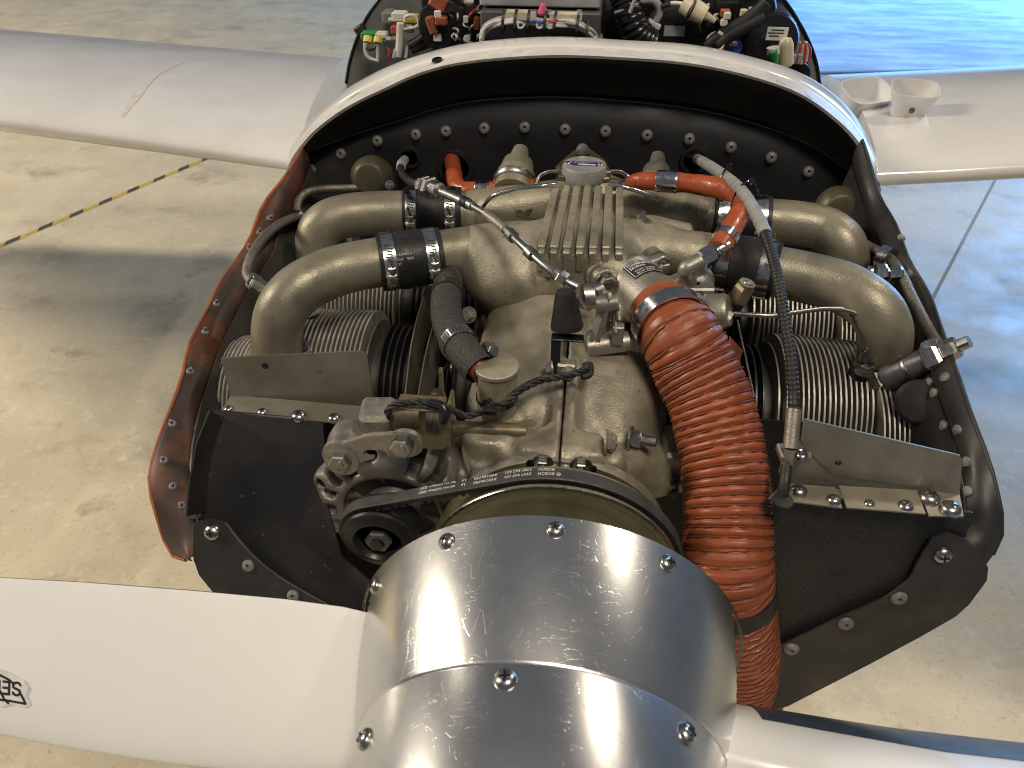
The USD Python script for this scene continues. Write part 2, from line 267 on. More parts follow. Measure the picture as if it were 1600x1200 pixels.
def cast(f, lo, hi, h):
    """surface net of the distance field f in the box lo..hi at step h"""
    lo, hi = V(*lo), V(*hi); n = np.ceil((hi-lo)/h).astype(int)+1; ax = [lo[k]+h*np.arange(n[k]) for k in range(3)]
    p = np.stack(np.meshgrid(*ax, indexing='ij'), -1).reshape(-1, 3); D = np.concatenate([f(c) for c in np.array_split(p, max(1, len(p)//200000))]).reshape(n)
    cs = [(i, j, k) for i in (0, 1) for j in (0, 1) for k in (0, 1)]; c8 = np.stack([D[i:n[0]-1+i, j:n[1]-1+j, k:n[2]-1+k] for i, j, k in cs], -1)
    act = (c8.min(-1) < 0) & (c8.max(-1) >= 0); idx = -np.ones(act.shape, int); idx[act] = np.arange(act.sum()); w = c8[act]; cell = np.argwhere(act); acc = np.zeros((len(w), 3)); cnt = np.zeros(len(w))
    for e in range(8):
        for g in range(e+1, 8):
            a, b = np.array(cs[e]), np.array(cs[g])
            if abs(a-b).sum() != 1: continue
            s = (w[:, e] < 0) != (w[:, g] < 0); t = np.where(s, w[:, e]/np.where(s, w[:, e]-w[:, g], 1), 0); acc[s] += (a+(b-a)*t[:, None])[s]; cnt[s] += 1
    vv = lo+h*(cell+acc/cnt[:, None]); fs = []
    for ax_ in range(3):
        o1, o2 = [(1, 2), (2, 0), (0, 1)][ax_]; sl = [slice(0, n[k]-1) if k == ax_ else slice(1, n[k]-1) for k in range(3)]; A = D[tuple(sl)]; sl2 = list(sl); sl2[ax_] = slice(1, n[ax_]); B = D[tuple(sl2)]
        for sgn in (0, 1):
            e = np.argwhere((A < 0) & (B >= 0) if sgn == 0 else (A >= 0) & (B < 0))
            if not len(e): continue
            e = e+np.array([0 if k == ax_ else 1 for k in range(3)]); u1, u2 = np.eye(3, dtype=int)[o1], np.eye(3, dtype=int)[o2]
            q = np.stack([idx[tuple((e-d).T)] for d in (u1+u2, u2, 0*u1, u1)], 1); fs.append(q if sgn == 0 else q[:, ::-1])
    q = np.vstack(fs); q = q[(q >= 0).all(1)]
    return trimesh.Trimesh(vv, np.vstack([q[:, [0, 1, 2]], q[:, [0, 2, 3]]]), process=False)
def hit(path, u, v, extra=0.):
    """point and outward normal of a finished mesh where the photograph's pixel (u, v) meets it"""
    g = UsdGeom.Mesh.Get(stage, path); b = BASE['/'.join(path.split('/')[:3])]; tm = trimesh.Trimesh(np.array(g.GetPointsAttr().Get())+b, np.array(g.GetFaceVertexIndicesAttr().Get()).reshape(-1, 3), process=False)
    d = FW+RT*((u-800)/CF)+UP*((600-v)/CF); loc, _, tri = tm.ray.intersects_location([CC], [d])
    if not len(loc): return None, None
    k = np.argmin(np.linalg.norm(loc-CC, axis=1)); n = tm.face_normals[tri[k]]; n = n if np.dot(n, d) < 0 else -n
    return loc[k]+n*extra, n
def screw(parent, o, n, r=.007, name='screw', slot=True, label=None, m='screw'):
    o, n = np.asarray(o, float), unit(n)
    s = part(parent, name, lathe([(r, -.002), (r, .0006), (r*.93, r*.28), (r*.72, r*.5), (r*.4, r*.62), (.0001, r*.66)], o, n, 20), m, 60, label)
    if slot and parent.count('/') < 3:
        x, y, _ = frame(n); a = random.random()*3; d1 = x*math.cos(a)+y*math.sin(a)
        d2 = np.cross(n, d1); part(s, 'cross_slot', [bbox(o+n*r*.56, (r*.95, r*.2, r*.24), d1, d2), bbox(o+n*r*.561, (r*.2, r*.95, r*.24), d1, d2)], 'black_gloss', False)
    return s
def rivet(parent, o, n, r=.0065, name='rivet', m='rivet'):
    return part(parent, name, lathe([(r, -.002), (r, .0008), (r*.8, r*.34), (r*.36, r*.46), (r*.25, r*.4), (r*.22, -.0015), (.0001, -.0015)], np.asarray(o, float), n, 18), m, 50)
def clamp(parent, a, b, r, name='clamp', m='bright'):
    """worm-drive band round the axis a-b with a screw housing at direction hous"""
    a, b = V(*a), V(*b); n = unit(b-a); w = np.linalg.norm(b-a); c = part(parent, name, pipe(a, b, r+.0012, r-.0004, 40), m, 40)
    return c
def text_on(s, height, o, ex, ey, depth=.0004, bold=True):
    """lettering laid on the plane through o with reading direction ex and up direction ey"""
    m = meshkit.text_mesh(s, height, depth, bold); ex, ey = unit(ex), unit(ey); M4 = np.eye(4); M4[:3, 0], M4[:3, 1], M4[:3, 2], M4[:3, 3] = ex, ey, np.cross(ex, ey), o
    m.apply_transform(M4); return m
# ================================================================ the setting
dl0, dl1 = at(1280, 123, z=GZ), at(1600, 117, z=GZ); dd = unit(dl1-dl0); dn = V(-dd[1], dd[0], 0)
s0, s1 = at(1450, 480, z=GZ), at(1545, 300, z=GZ); sd = unit(s1-s0); sn = V(-sd[1], sd[0], 0)
fl = Polygon([(-9, -5), (9, -5)]+[tuple((dl0+dd*k)[:2]) for k in (9, -1.2)]+[(.2, 10), (-9, 10)])
lines = [LineString([(s0+sn*o-sd*20)[:2], (s0+sn*o+sd*20)[:2]]).buffer(.007) for o in (0,)]
floor = thing('hangar_floor', 'worn beige concrete hangar floor under the aircraft', 'floor', (0, 0, GZ), kind='structure')
for g in fl.difference(unary_union(lines)).geoms: part(floor, 'slab', prism(g, .12, (0, 0, GZ-.12), (0, 0, 1), up=(0, 1, 0)), 'concrete', False)
part(floor, 'joint_filler', prism(fl.buffer(-.02), .1, (0, 0, GZ-.106), (0, 0, 1), up=(0, 1, 0)), 'joint', False)
ap = Polygon([tuple((dl0+dd*k+dn*o)[:2]) for k, o in ((-1.2, .16), (11, .16), (11, 14), (-1.2, 14))])
aprn = thing('apron', 'pale concrete apron outside the open hangar door, blue in the daylight', 'apron', dl0, kind='structure')
part(aprn, 'slab', prism(ap, .12, (0, 0, GZ-.125), (0, 0, 1), up=(0, 1, 0)), 'apron', False)
thr = thing('door_threshold', 'metal door track across the floor at the open hangar doorway', 'door track', dl0)
for o in (.0, .11): part(thr, 'rail', prism(Polygon([tuple((dl0+dd*k+dn*q)[:2]) for k, q in ((-1.2, o), (9, o), (9, o+.04), (-1.2, o+.04))]), .02, (0, 0, GZ-.008), (0, 0, 1), up=(0, 1, 0)), 'steel', False)
part(thr, 'track_bed', prism(Polygon([tuple((dl0+dd*k+dn*q)[:2]) for k, q in ((-1.2, .041), (9, .041), (9, .109), (-1.2, .109))]), .01, (0, 0, GZ-.012), (0, 0, 1), up=(0, 1, 0)), 'box_alu', False)
t0, t1 = at(-60, 410, z=GZ), at(330, 245, z=GZ); td = unit(t1-t0); tn = V(-td[1], td[0], 0); tw = .016
tape = thing('floor_tape', 'yellow and black striped hazard tape on the floor left of the aircraft', 'floor tape', t0)
Lt = np.linalg.norm(t1-t0)*1.4
part(tape, 'tape_strip', prism(Polygon([tuple((t0+td*k+tn*q)[:2]) for k, q in ((0, -tw), (Lt, -tw), (Lt, tw), (0, tw))]), .001, (0, 0, GZ+.0005), (0, 0, 1), up=(0, 1, 0)), 'yellow', False)
for k in np.arange(.02, Lt-.12, .17):
    part(tape, 'black_bar', prism(Polygon([tuple((t0+td*(k+a)+tn*q)[:2]) for a, q in ((0, -tw), (.075, -tw), (.105, tw), (.03, tw))]), .0008, (0, 0, GZ+.002), (0, 0, 1), up=(0, 1, 0)), 'black_tape', False)
# ================================================================ the aircraft
air = thing('light_aircraft', 'white low-wing aircraft nose with its cowling off and black firewall behind the engine', 'aircraft', (0, .8, GZ))
def arc3(px, y, n=70):
    ys = np.broadcast_to(y, len(px)); return curve([at(u, v, y=float(yy)) for (u, v), yy in zip(px, ys)], n)
B_ = [(448, 262), (462, 238), (490, 205), (540, 168), (600, 138), (660, 112), (735, 95), (860, 86), (980, 90), (1080, 99), (1170, 118), (1250, 146), (1310, 188), (1345, 226), (1366, 266)]
A_ = [(458, 225), (478, 196), (508, 165), (552, 132), (608, 103), (668, 82), (740, 66), (860, 57), (985, 63), (1085, 70), (1180, 90), (1258, 117), (1318, 160), (1352, 206), (1374, 262)]
C_ = [(452, 275), (475, 244), (505, 228), (560, 208), (620, 190), (690, 168), (760, 156), (870, 152), (985, 159), (1080, 170), (1160, 188), (1240, 215), (1300, 248), (1345, 290), (1372, 330)]
shB, shA, shC = arc3(B_, .63), arc3(A_, .735), arc3(C_, .69)
shD = shA+V(0, .02, -.004)
down = lambda C, k: np.vstack([C[:1]+V(-.004, .0, -k), C[:1]+V(-.002, 0, -k*.5), C, C[-1:]+V(.002, 0, -k*.5), C[-1:]+V(.004, 0, -k)])
E3 = lambda C: down(C, .30)
SB, SA, SC = E3(shB), E3(shA), E3(shC)
cen = V(-.02, 0, -.05)
def off(C, d): return C+d*np.array([unit((p-cen)*V(1, 0, 1)) for p in C])
# white shell strip: front edge, joggle line, crest, rear edge
G = np.stack([off(SB, -.004)+V(0, .003, 0), SB, SB*.62+SA*.38+V(0, 0, .0015), SB*.58+SA*.42+V(0, 0, .004), SB*.3+SA*.7+V(0, 0, .0055), SA, SA+V(0, .004, -.006), off(SA, -.012)])
shell = part(air, 'fuselage_shell', grid_mesh(G[2:]), 'white', 40); part(shell, 'worn_edge', grid_mesh(G[:3]), 'white_edge', 40)
part(air, 'shell_lip', grid_mesh(np.stack([off(SB, -.0042)+V(0, .0031, 0), off(SB, -.012)+V(0, .02, 0), off(SB, -.012)*.4+off(SC, .030)*.6+V(0, .04, 0), off(SC, .020)+V(0, .062, 0), off(SC, -.02)+V(0, .085, 0)])), 'firewall_lip', 40)
part(air, 'upper_bulkhead', grid_mesh(np.stack([off(SA, -.010)+V(0, .002, 0), off(SC, .0)+V(0, .10, 0), off(SC, -.10)+V(0, .10, 0)])), 'firewall', 40)
for u, v in ((683, 95), (1140, 108)): part(shell, 'fastener_hole', lathe([(.0075, 0), (.007, .0012), (.0055, .0014), (.005, -.001), (.0001, -.0012)], at(u, v, y=.655)+V(0, 0, .001), V(.12*(1 if u > 900 else -1), -.2, 1), 18), 'black_gloss')
# firewall: crest flange that bends forward and down over the rivet row, then the flat bulkhead
R_ = [(455, 300), (486, 262), (533, 240), (590, 220), (650, 210), (697, 205), (757, 200), (820, 199), (883, 202), (946, 205), (1011, 211), (1077, 217), (1142, 230), (1205, 246), (1263, 268), (1318, 298), (1345, 330)]
FR = E3(arc3(R_, .672)); FC = SC
FM = FC*.5+FR*.5+V(0, -.002, .001)
FD = off(FR, -.03)+V(0, .002, 0)
fwp = FD.copy(); fwp[:, 1] = .675
G = [FC+V(0, .010, -.035), FC+V(0, .003, -.0005), FC, FM, FR, FD]
G += [np.stack([V(-.02, .676, -.1)+(p-V(-.02, .676, -.1))*k for p in fwp]) for k in (.97, .6, .02)]
fire = part(air, 'firewall', grid_mesh(np.stack(G)), 'firewall', 50)
part(fire, 'crest_edge', tube(shC[4:-4]+V(0, -.0004, .0004), .0011, 6, 1), 'rivet', 60)
fwn = unit(V(0, -1, .35))
for u, v in R_[2:-1]+[(487, 264), (1345, 345), (560, 262)][:2]:
    o = at(u, v, y=.672); rivet(fire, o+fwn*.0012, fwn, .0078)
for u, v, r in ((640, 245, .016), (712, 262, .026), (1085, 250, .02)):
    part(fire, 'grommet', lathe([(r*.75, 0), (r*.78, .004), (r, .004), (r*1.05, 0)], at(u, v, y=.674), (0, -1, 0), 26), 'rubber')
part(air, 'fuselage_side', [sheet(SA[:4]+V(0, .004, -.03), SA[:4]*V(1.03, 0, 1)+V(0, 2.6, -.18), .006, 8), sheet(SA[-4:]+V(0, .004, -.03), SA[-4:]*V(1.03, 0, 1)+V(0, 2.6, -.18), .006, 8)], 'white', 40)
part(air, 'bay_floor', bbox((-.02, 1.5, -.2), (.78, 1.55, .02)), 'dark_box', False)
# wings: real aerofoil lofts, leading edge towards the camera
def wing(sgn, LE, TE, x0=0., x1=.758):
    rows = []
    for s in np.linspace(0, 1, 14):
        le = LE[0]*(1-s)+LE[1]*s; te = TE[0]*(1-s)+TE[1]*s; ch = te-le; t = .15; c = np.linalg.norm(ch)
        xs = x0+(x1-x0)*.5*(1-np.cos(np.linspace(0, PI, 22))); th = 5*t*(.2969*np.sqrt(xs)-.126*xs-.3516*xs**2+.2843*xs**3-.1036*xs**4); cb = .020*np.sin(PI*xs)+.022*np.where(xs < .76, xs/.76, (1-xs)/.24)
        up = [le+ch*a+V(0, 0, (b+k)*c) for a, b, k in zip(xs, th*.66, cb)]; lo = [le+ch*a+V(0, 0, (-b*.75+k)*c) for a, b, k in zip(xs, th, cb)]
        rows.append(up+lo[::-1][1:-1] if x0 == 0 else up+lo[::-1])
    R = np.array(rows); return loft(R if sgn < 0 else R[::-1])
def at_le(u, v, y): return at(u, v, y=y)+V(0, .0, .028)
LL = [at_le(470, 278, 1.18), at_le(0, 212, 1.16)]; LL[1] = LL[0]+(LL[1]-LL[0])*3.2
TL = [at(560, 98, y=2.25), at(0, 61, y=2.2)]; TL[1] = TL[0]+(TL[1]-TL[0])*2.6
LR = [at_le(1362, 301, 1.18), at_le(1600, 288, 1.16)]; LR[1] = LR[0]+(LR[1]-LR[0])*6
TR = [at(1270, 127, y=2.25), at(1600, 115, y=2.2)]; TR[1] = TR[0]+(TR[1]-TR[0])*4.2
wl = part(air, 'wing', wing(-1, LL, TL), 'white', 40, 'white left-hand wing with a brown scuff across its top')
wr = part(air, 'wing', wing(1, LR, TR), 'white', 40, 'white right-hand wing lit blue along its rear edge')
part(air, 'wing_flap', wing(-1, LL, TL, .762, .999), 'white', 30); part(air, 'wing_flap', wing(1, LR, TR, .762, .999), 'white', 30)
def drape(mesh_path, P, lift=.001):
    """drop points along the camera-free vertical onto a wing mesh"""
    pts = np.array(UsdGeom.Mesh.Get(stage, mesh_path).GetPointsAttr().Get())+BASE['/'.join(mesh_path.split('/')[:3])]; f = np.array(UsdGeom.Mesh.Get(stage, mesh_path).GetFaceVertexIndicesAttr().Get()).reshape(-1, 3)
    m = trimesh.Trimesh(pts, f, process=False); out = []
    for p in P:
        loc, _, _ = m.ray.intersects_location([V(p[0], p[1], 2)], [V(0, 0, -1)]); out.append(V(p[0], p[1], (loc[:, 2].max() if len(loc) else p[2])+lift))
    return np.array(out)
def wing_pt(path, u, v, lift=.001):
    d = FW+RT*((u-800)/CF)+UP*((600-v)/CF); pts = np.array(UsdGeom.Mesh.Get(stage, path).GetPointsAttr().Get())+BASE['/World/light_aircraft']; f = np.array(UsdGeom.Mesh.Get(stage, path).GetFaceVertexIndicesAttr().Get()).reshape(-1, 3)
    loc, _, _ = trimesh.Trimesh(pts, f, process=False).ray.intersects_location([CC], [d]); k = np.argmin(np.linalg.norm(loc-CC, axis=1)); return loc[k]+V(0, 0, lift)
K['scuff'] = mat('scuff_brown', (.58, .52, .45), .4, 0, vs=60, col2=(.71, .68, .64), spread=(.3, .6))
def scuff(px, w):
    C = curve([wing_pt(wl, u, v, .0008) for u, v in px], 24); w = np.interp(np.linspace(0, 1, 24), np.linspace(0, 1, len(w)), w)[:, None]; T = np.gradient(C, axis=0); S = np.cross(T, [0, 0, 1]); S /= np.linalg.norm(S, axis=1)[:, None]
    L_, R2 = drape(wl, C-S*w, .0008), drape(wl, C+S*w, .0008); return grid_mesh(np.stack([L_, (L_+R2)/2+V(0, 0, .0003), R2]))
part(wl, 'scuff_mark', scuff([(304, 93), (268, 105), (240, 122), (224, 138), (205, 162), (192, 182)], [.001, .002, .0025, .006, .010, .004]), 'scuff', 40)
# two white fairing cups resting on the right wing
def cup(px, hgt, name, label, rot, tilt, sx, sy):
    b = wing_pt(wr, *px, .001); t = thing(name, label, 'fairing cup', b, 'fairing cups on the right wing')
    ex = V(math.cos(rot), math.sin(rot), 0); ey = V(-math.sin(rot), math.cos(rot), 0); up = unit(V(0, 0, 1)+tilt[0]*ex+tilt[1]*ey); ex = unit(ex-up*np.dot(ex, up)); ey = np.cross(up, ex)
    a = np.arange(40)*2*PI/40; sq = lambda k, s: np.stack([np.sign(np.cos(a))*np.abs(np.cos(a))**.55*k*sx, np.sign(np.sin(a))*np.abs(np.sin(a))**.55*k*sy], 1)*s
    ring = lambda k, h, s=1.: b+sq(k, s)@np.stack([ex, ey])+up*h
    part(t, 'cup_wall', loft([ring(.62, .004, .2), ring(.62, .002), ring(.70, .0), ring(.72, .004), ring(1.0, hgt), ring(.965, hgt), ring(.69, .008), ring(.6, .006), ring(.6, .006, .02)], False), 'white', 35)
    o = b-ey*(sy*.84)+up*hgt*.42; part(t, 'fastener', lathe([(.006, -.002), (.006, .003), (.0001, .004)], o, -ey, 14), 'dark_box')
    part(t, 'stud', cyl(o, o-ey*.012-ex*.008, .0018, 8), 'steel')
cup((1338, 172), .056, 'fairing_cup', 'white moulded fairing cup lying tilted on the right wing, nearer the cowling', .42, (.0, -.42), .062, .044)
cup((1416, 177), .060, 'fairing_cup', 'white moulded fairing cup standing upright on the right wing, farther out', -.12, (.0, -.22), .050, .038)
# ================================================================ the engine
eng = thing('aircraft_engine', 'gold-painted flat-four piston engine with finned cylinders and curved intake pipes', 'engine', (0, .36, -.15))
# --- crankcase casting
def f_case(p):
    q = p.copy(); q[:, 0] = np.abs(q[:, 0])
    d = d_box(p, (0, .42, .0), (.098, .20, .125), .03)
    nose = d_cap(p, (0, .135, 0), (0, .30, .0), .082, .108); d = smin(d, nose, .05)
    d = smin(d, d_cap(p, (0, .20, .045), (0, .34, .075), .062, .075), .04)                      # raised deck under the manifold
    d = smin(d, d_box(p, (0, .135, .03), (.060, .012, .078), .01), .03)                          # front face
    ridge = d_box(p, (0, .215, .0625), (.011, .095, .068), .004, y=(0, 1, .2)); d = smin(d, ridge, .018)
    d = smin(d, d_box(p, (0, .140, .092), (.038, .016, .022), .004), .012)                       # squared nose pads each side of the split line
    d = smin(d, d_cap(q, (.066, .165, .070), (.098, .20, .03), .020, .03), .02)
    d = smin(d, d_cap(q, (.046, .195, .093), (.086, .235, .068), .012, .016), .02)
    d = smin(d, d_ell(p, (-.035, .215, .108), (.026, .045, .020)), .015)                          # blister left of the split line
    d = smin(d, d_ell(p, (.055, .235, .090), (.030, .055, .030)), .02)
    d = smin(d, d_cyl(p, at(762, 662, z=.115)*V(1, 1, 0)+V(0, 0, .05), at(762, 662, z=.115)*V(1, 1, 0)+V(0, 0, .113), .026, .004), .014)   # boss of the breather
    d = smin(d, d_box(p, (-.055, .137, .070), (.030, .014, .018), .004), .008)
    d = smax(d, -d_box(p, (0, .21, .13), (.0011, .2, .03), .0005), .001)                          # split line between the halves
    return d
case = part(eng, 'crankcase', cast(f_case, (-.135, .09, -.14), (.135, .64, .155), .0032), 'gold', 50)
part(case, 'nose_ring', [prism(Point(0, 0).buffer(.108, 48).difference(Point(0, 0).buffer(.05, 32)).difference(sbox(-.0015, 0, .0015, .2)), .012, (0, .124, .006), (0, -1, 0))], 'alum_cast', False)
for u, v in ((848, 723), (908, 727)):
    o = at(u, v, y=.112); bolt_ = part(case, 'nose_bolt', bolt(o, V(0, -1, 0), .0075, .006), 'steel', False)
for u, v in ((829, 724), (926, 733)): part(case, 'nose_hole', lathe([(.004, -.001), (.004, .0006), (.0001, .0007)], at(u, v, y=.1118), (0, -1, 0), 14), 'black_gloss')
part(case, 'through_bolt', bolt(at(940, 690, y=.137)+V(.004, 0, 0), V(1, -.1, .1), .009, .008), 'gold', False)
part(case, 'flange_bolt', [bolt(at(985, 684, y=.165), V(1, -.25, .1), .0085, .010), cyl(at(985, 684, y=.165), at(985, 684, y=.165)+V(.024, -.006, .002), .005, 14)], 'steel', False)
# --- cylinders, front and rear on each side
for sx in (-1, 1):
    for yc in (.345, .535):
        cy_ = part(eng, 'cylinder', [lathe([(.058, 0), (.058, .14), (.0001, .14)], (sx*.095, yc, 0), (sx, 0, 0), 40), lathe([(.066, .14), (.066, .24), (.05, .30), (.0001, .30)], (sx*.095, yc, 0), (sx, 0, 0), 40)], 'fin_black' if yc > .4 else 'wall_grey', 40)
        prof = lambda r, fx, top: lathe([(.045, -.0013), (r-.001, -.0013), (r, -.0009), (r, .0009), (r-.001, .0013), (.045, .0013)], (sx*fx, yc, top), (sx, 0, 0), 44)
        if yc < .4 or sx > 0 or True:
            for k in range(12):
                part(cy_, 'barrel_fin', prof(.079, .130+.0080*k, .0), 'fin_black', 50)
            for k in range(17):
                fx = .2395+.0057*k; part(cy_, 'head_fin', prof(.0925-.0002*k, fx, .002), 'fin', 50)
            for k in range(15):
                fx = .3364+.0057*k; r = .0875-.0012*(k+1)
                part(cy_, 'head_fin', lathe([(.04, -.0013), (r-.001, -.0012), (r, -.0008), (r, .0008), (r-.001, .0012), (.04, .0013)], (sx*fx, yc-.034+.0004*k, -.004), (sx, 0, 0), 44), 'fin', 50)
            part(cy_, 'fin_baffle', prism(Point(0, 0).buffer(.083, 30).difference(Point(0, 0).buffer(.05, 20)), .002, (sx*.2325, yc, 0), (sx, 0, 0)), 'plate', False)
            if yc < .4:
                part(cy_, 'base_flange', lathe([(.072, 0), (.075, .003), (.075, .009), (.06, .011), (.0001, .011)], (sx*.102, yc, 0), (sx, 0, 0), 40), 'fin_black', 40)
            # rocker cover at the outer end
            part(cy_, 'rocker_cover', [bbox((sx*.438, yc-.03, -.035), (.03, .085, .075), ch=.012), bbox((sx*.438, yc+.065, -.035), (.03, .075, .075), ch=.012)], 'pipe', 30)
# left inter-cylinder sheet strips and the crankcase side walls between barrels
for a, b in (((668, 440), (630, 640)), ((697, 450), (648, 650))):
    A_, B2 = at(*a, z=.125), at(*b, z=.10)
    part(eng, 'barrel_strap', sheet(curve([A_, (A_+B2)/2+V(-.004, 0, .004), B2], 14), curve([A_+V(.004, .012, -.05), (A_+B2)/2+V(.0, .01, -.05), B2+V(.004, .006, -.06)], 14), .0014, 4), 'plate', 30)
for sx in (-1, 1): part(eng, 'cylinder_deck', lathe([(.094, 0), (.094, .004), (.05, .005), (.0001, .005)], (sx*.110, .355, -.005), (sx, 0, 0), 36), 'fin_black', 30)
part(eng, 'deck_bolt', bolt(at(705, 575, z=.06), V(-1, -.2, .1), .007, .006), 'cad', False)
part(eng, 'deck_nut', bolt(at(733, 492, z=.125), V(-.3, -.8, .4), .007, .009), 'alum_cast', False)
# --- intake manifold casting
ZP = .165
pL1, pL2 = at(745, 390, z=.166), at(735, 332, z=.150); pR1, pR2 = at(1100, 402, z=.166), at(1095, 340, z=.150)
cF, cB = at(915, 385, z=.165), at(922, 310, z=.152)
ribF = [at(u, v, z=.206) for u, v in ((845, 388), (968, 390))]; ribB = [at(u, v, z=.206) for u, v in ((869, 292), (968, 293))]
bel = at(805, 432, z=.140); thA, thB, thC = at(915, 385, z=.148), at(982, 440, z=.165), at(1042, 492, z=.166); thn = unit(thC-thB)
def f_man(p):
    d = smin(d_cap(p, pL1, cF+V(-.01, 0, 0), .0285, .031), d_cap(p, pR1, cF+V(.01, 0, 0), .0285, .031), .03)
    d = smin(d, d_cap(p, pL2, cB, .0285, .031), .03); d = smin(d, d_cap(p, pR2, cB, .0285, .031), .03)
    d = smin(d, d_ell(p, bel, (.062, .050, .046)), .03)
    d = smin(d, d_box(p, (ribF[0]+ribF[1]+ribB[0]+ribB[1])/4-V(0, 0, .035), (.040, .085, .026), .012, y=(ribB[0]+ribB[1]-ribF[0]-ribF[1])), .025)
    d = smin(d, d_cap(p, thA, thB, .034, .029), .03)
    d = smin(d, d_cap(p, pR1+V(-.03, .006, .01), pR1+V(-.075, .03, .02), .010, .014), .012)
    d = smin(d, d_cap(p, at(1072, 360, z=.18), at(1020, 352, z=.183), .009, .012), .012)
    return d
man = part(eng, 'intake_manifold', cast(f_man, (-.19, .23, .06), (.19, .61, .225), .0034), 'gold', 60)
part(man, 'boss_cap', cyl(at(1071, 360, z=.18), at(1076, 361, z=.18), .0092, 20), 'gold', 40)
for k in range(7):
    s = k/6; a = ribF[0]*(1-s)+ribF[1]*s; b = ribB[0]*(1-s)+ribB[1]*s; ax = unit(b-a)
    sd_ = np.cross([0, 0, 1], ax)
    part(man, 'rib', [bbox((a+b)/2-V(0, 0, .006), (np.linalg.norm(b-a), .0088, .018), ax, sd_, ch=.0014), bbox(a-V(0, 0, .0125)-ax*.002, (.010, .0082, .024), ax, sd_, ch=.0016)], 'gold', 30)
part(man, 'rib_pad', prism(Polygon([tuple(q[:2]) for q in (ribF[0], ribF[1], ribB[1], ribB[0])]).buffer(.005), .022, (0, 0, .174), (0, 0, 1), up=(0, 1, 0)), 'gold', 30)
# two small cast leaf marks on the manifold
for u, v, mir in ((820, 340, -1), (996, 342, 1)):
    o, n = hit(man, u, v); ms = []
    for pts in ([(0, 0), (.007, .003), (.011, .013), (.003, .009)], [(-.002, -.001), (-.002, .008), (-.009, .014), (-.010, .004)], [(-.003, -.002), (-.011, .001), (-.017, -.006), (-.008, -.008)]):
        ms.append(prism(Polygon([(-x*mir, y) for x, y in pts]), .0022, o-n*.0006, n, up=(0, 1, .2)))
    part(man, 'cast_leaf', ms, 'steel', False)
# --- intake pipes, rubber couplings, band clamps
def pipe_run(pts, name='intake_pipe', lab=None):
    return part(eng, name, tube(pts, .0282, 26, 9), 'pipe', 60, lab)
zz = lambda px, zs: [at(u, v, z=z) for (u, v), z in zip(px, zs)]
runs = {'fl': zz([(690, 398), (640, 403), (580, 412), (522, 425), (468, 452), (438, 492), (433, 545), (436, 580)], [.166, .166, .165, .164, .157, .135, .092, .06]),
        'rl': zz([(690, 333), (640, 332), (590, 333), (545, 337), (512, 348), (496, 372), (497, 410), (500, 440)], [.150, .150, .150, .149, .143, .125, .092, .06]),
        'fr': zz([(1145, 412), (1200, 422), (1260, 434), (1318, 450), (1362, 478), (1382, 515), (1380, 560), (1376, 590)], [.166, .166, .165, .164, .157, .135, .092, .065]),
        'rr': zz([(1150, 341), (1200, 345), (1245, 349), (1285, 357), (1312, 375), (1322, 400), (1322, 425), (1320, 450)], [.150, .150, .150, .148, .142, .125, .10, .06])}
labs = {'fl': 'front left intake pipe', 'rl': 'rear left intake pipe', 'fr': 'front right intake pipe', 'rr': 'rear right intake pipe'}
for k, r in runs.items(): pipe_run(r, lab=labs[k])
for r, q in ((runs['fl'], pL1), (runs['rl'], pL2), (runs['fr'], pR1), (runs['rr'], pR2)):
    n = unit(r[0]-q); part(eng, 'pipe_stub', cyl(q-n*.01, r[0]+n*.004, .0280, 30), 'pipe', 50)
def coupling(p0, p1, housing_dirs, text=False):
    p0, p1 = V(*p0), V(*p1); n = unit(p1-p0); L = np.linalg.norm(p1-p0); R = .0322
    pr = [(R-.004, 0), (R, .0006), (R+.0004, L*.3), (R+.0012, L*.36), (R+.0008, L*.5), (R+.0012, L*.64), (R+.0004, L*.7), (R, L-.0006), (R-.004, L)]
    c = part(eng, 'rubber_coupling', lathe(pr, p0, n, 40), 'rubber', 40)
    for s0, hd in ((.06, housing_dirs[0]), (.72, housing_dirs[1])):
        a, b = p0+n*L*s0, p0+n*(L*s0+.0135); cl = clamp(c, a, b, R)
        x = unit(hd-n*np.dot(hd, n)); t = np.cross(n, x); m_ = (a+b)/2
        zt = unit(V(0, 0, 1)-n*n[2]); ft = np.cross(n, zt); ft = ft if ft[1] < 0 else -ft; rd = lambda w: zt*math.cos(w)+ft*math.sin(w)
        if hd[1] < 0:
            part(eng, 'clamp_slots', [bbox(m_+rd(w)*(R+.0014), (.0085, .0013, .0008), n*.96+np.cross(n, rd(w))*.25, np.cross(n, rd(w))) for w in np.arange(.52, 1.12, .105)], 'ink', False)
        x = rd(1.42) if hd[1] < 0 else x; t = np.cross(n, x); t = t if t[2] > 0 else -t
        ho = m_+x*(R+.006)
        part(eng, 'clamp_worm', [bbox(ho-t*.006, (.0120, .012, .009), n, t, ch=.002), cyl(ho-t*.014, ho+t*.006, .0042, 14), pipe(ho-t*.0055-n*.001, ho-t*.0035, .0075, .0052, 18)], 'steel', 30)
        part(eng, 'clamp_tail', bbox(ho+t*.013+x*.003, (.0040, .012, .0016), unit(n+t*.35), t, ch=.0004), 'bright', 20)
    return c
hd = V(-.15, -.80, .25)
coupling(at(592, 411, z=.166), at(690, 399, z=.166), (hd, hd))
coupling(at(632, 332, z=.150), at(722, 331, z=.150), (hd, hd))
coupling(at(1118, 407, z=.166), at(1214, 425, z=.166), (V(.1, .9, .2), V(.1, .9, .2)))
coupling(at(1112, 340, z=.150), at(1200, 346, z=.150), (V(.1, .9, .2), V(.1, .9, .2)))
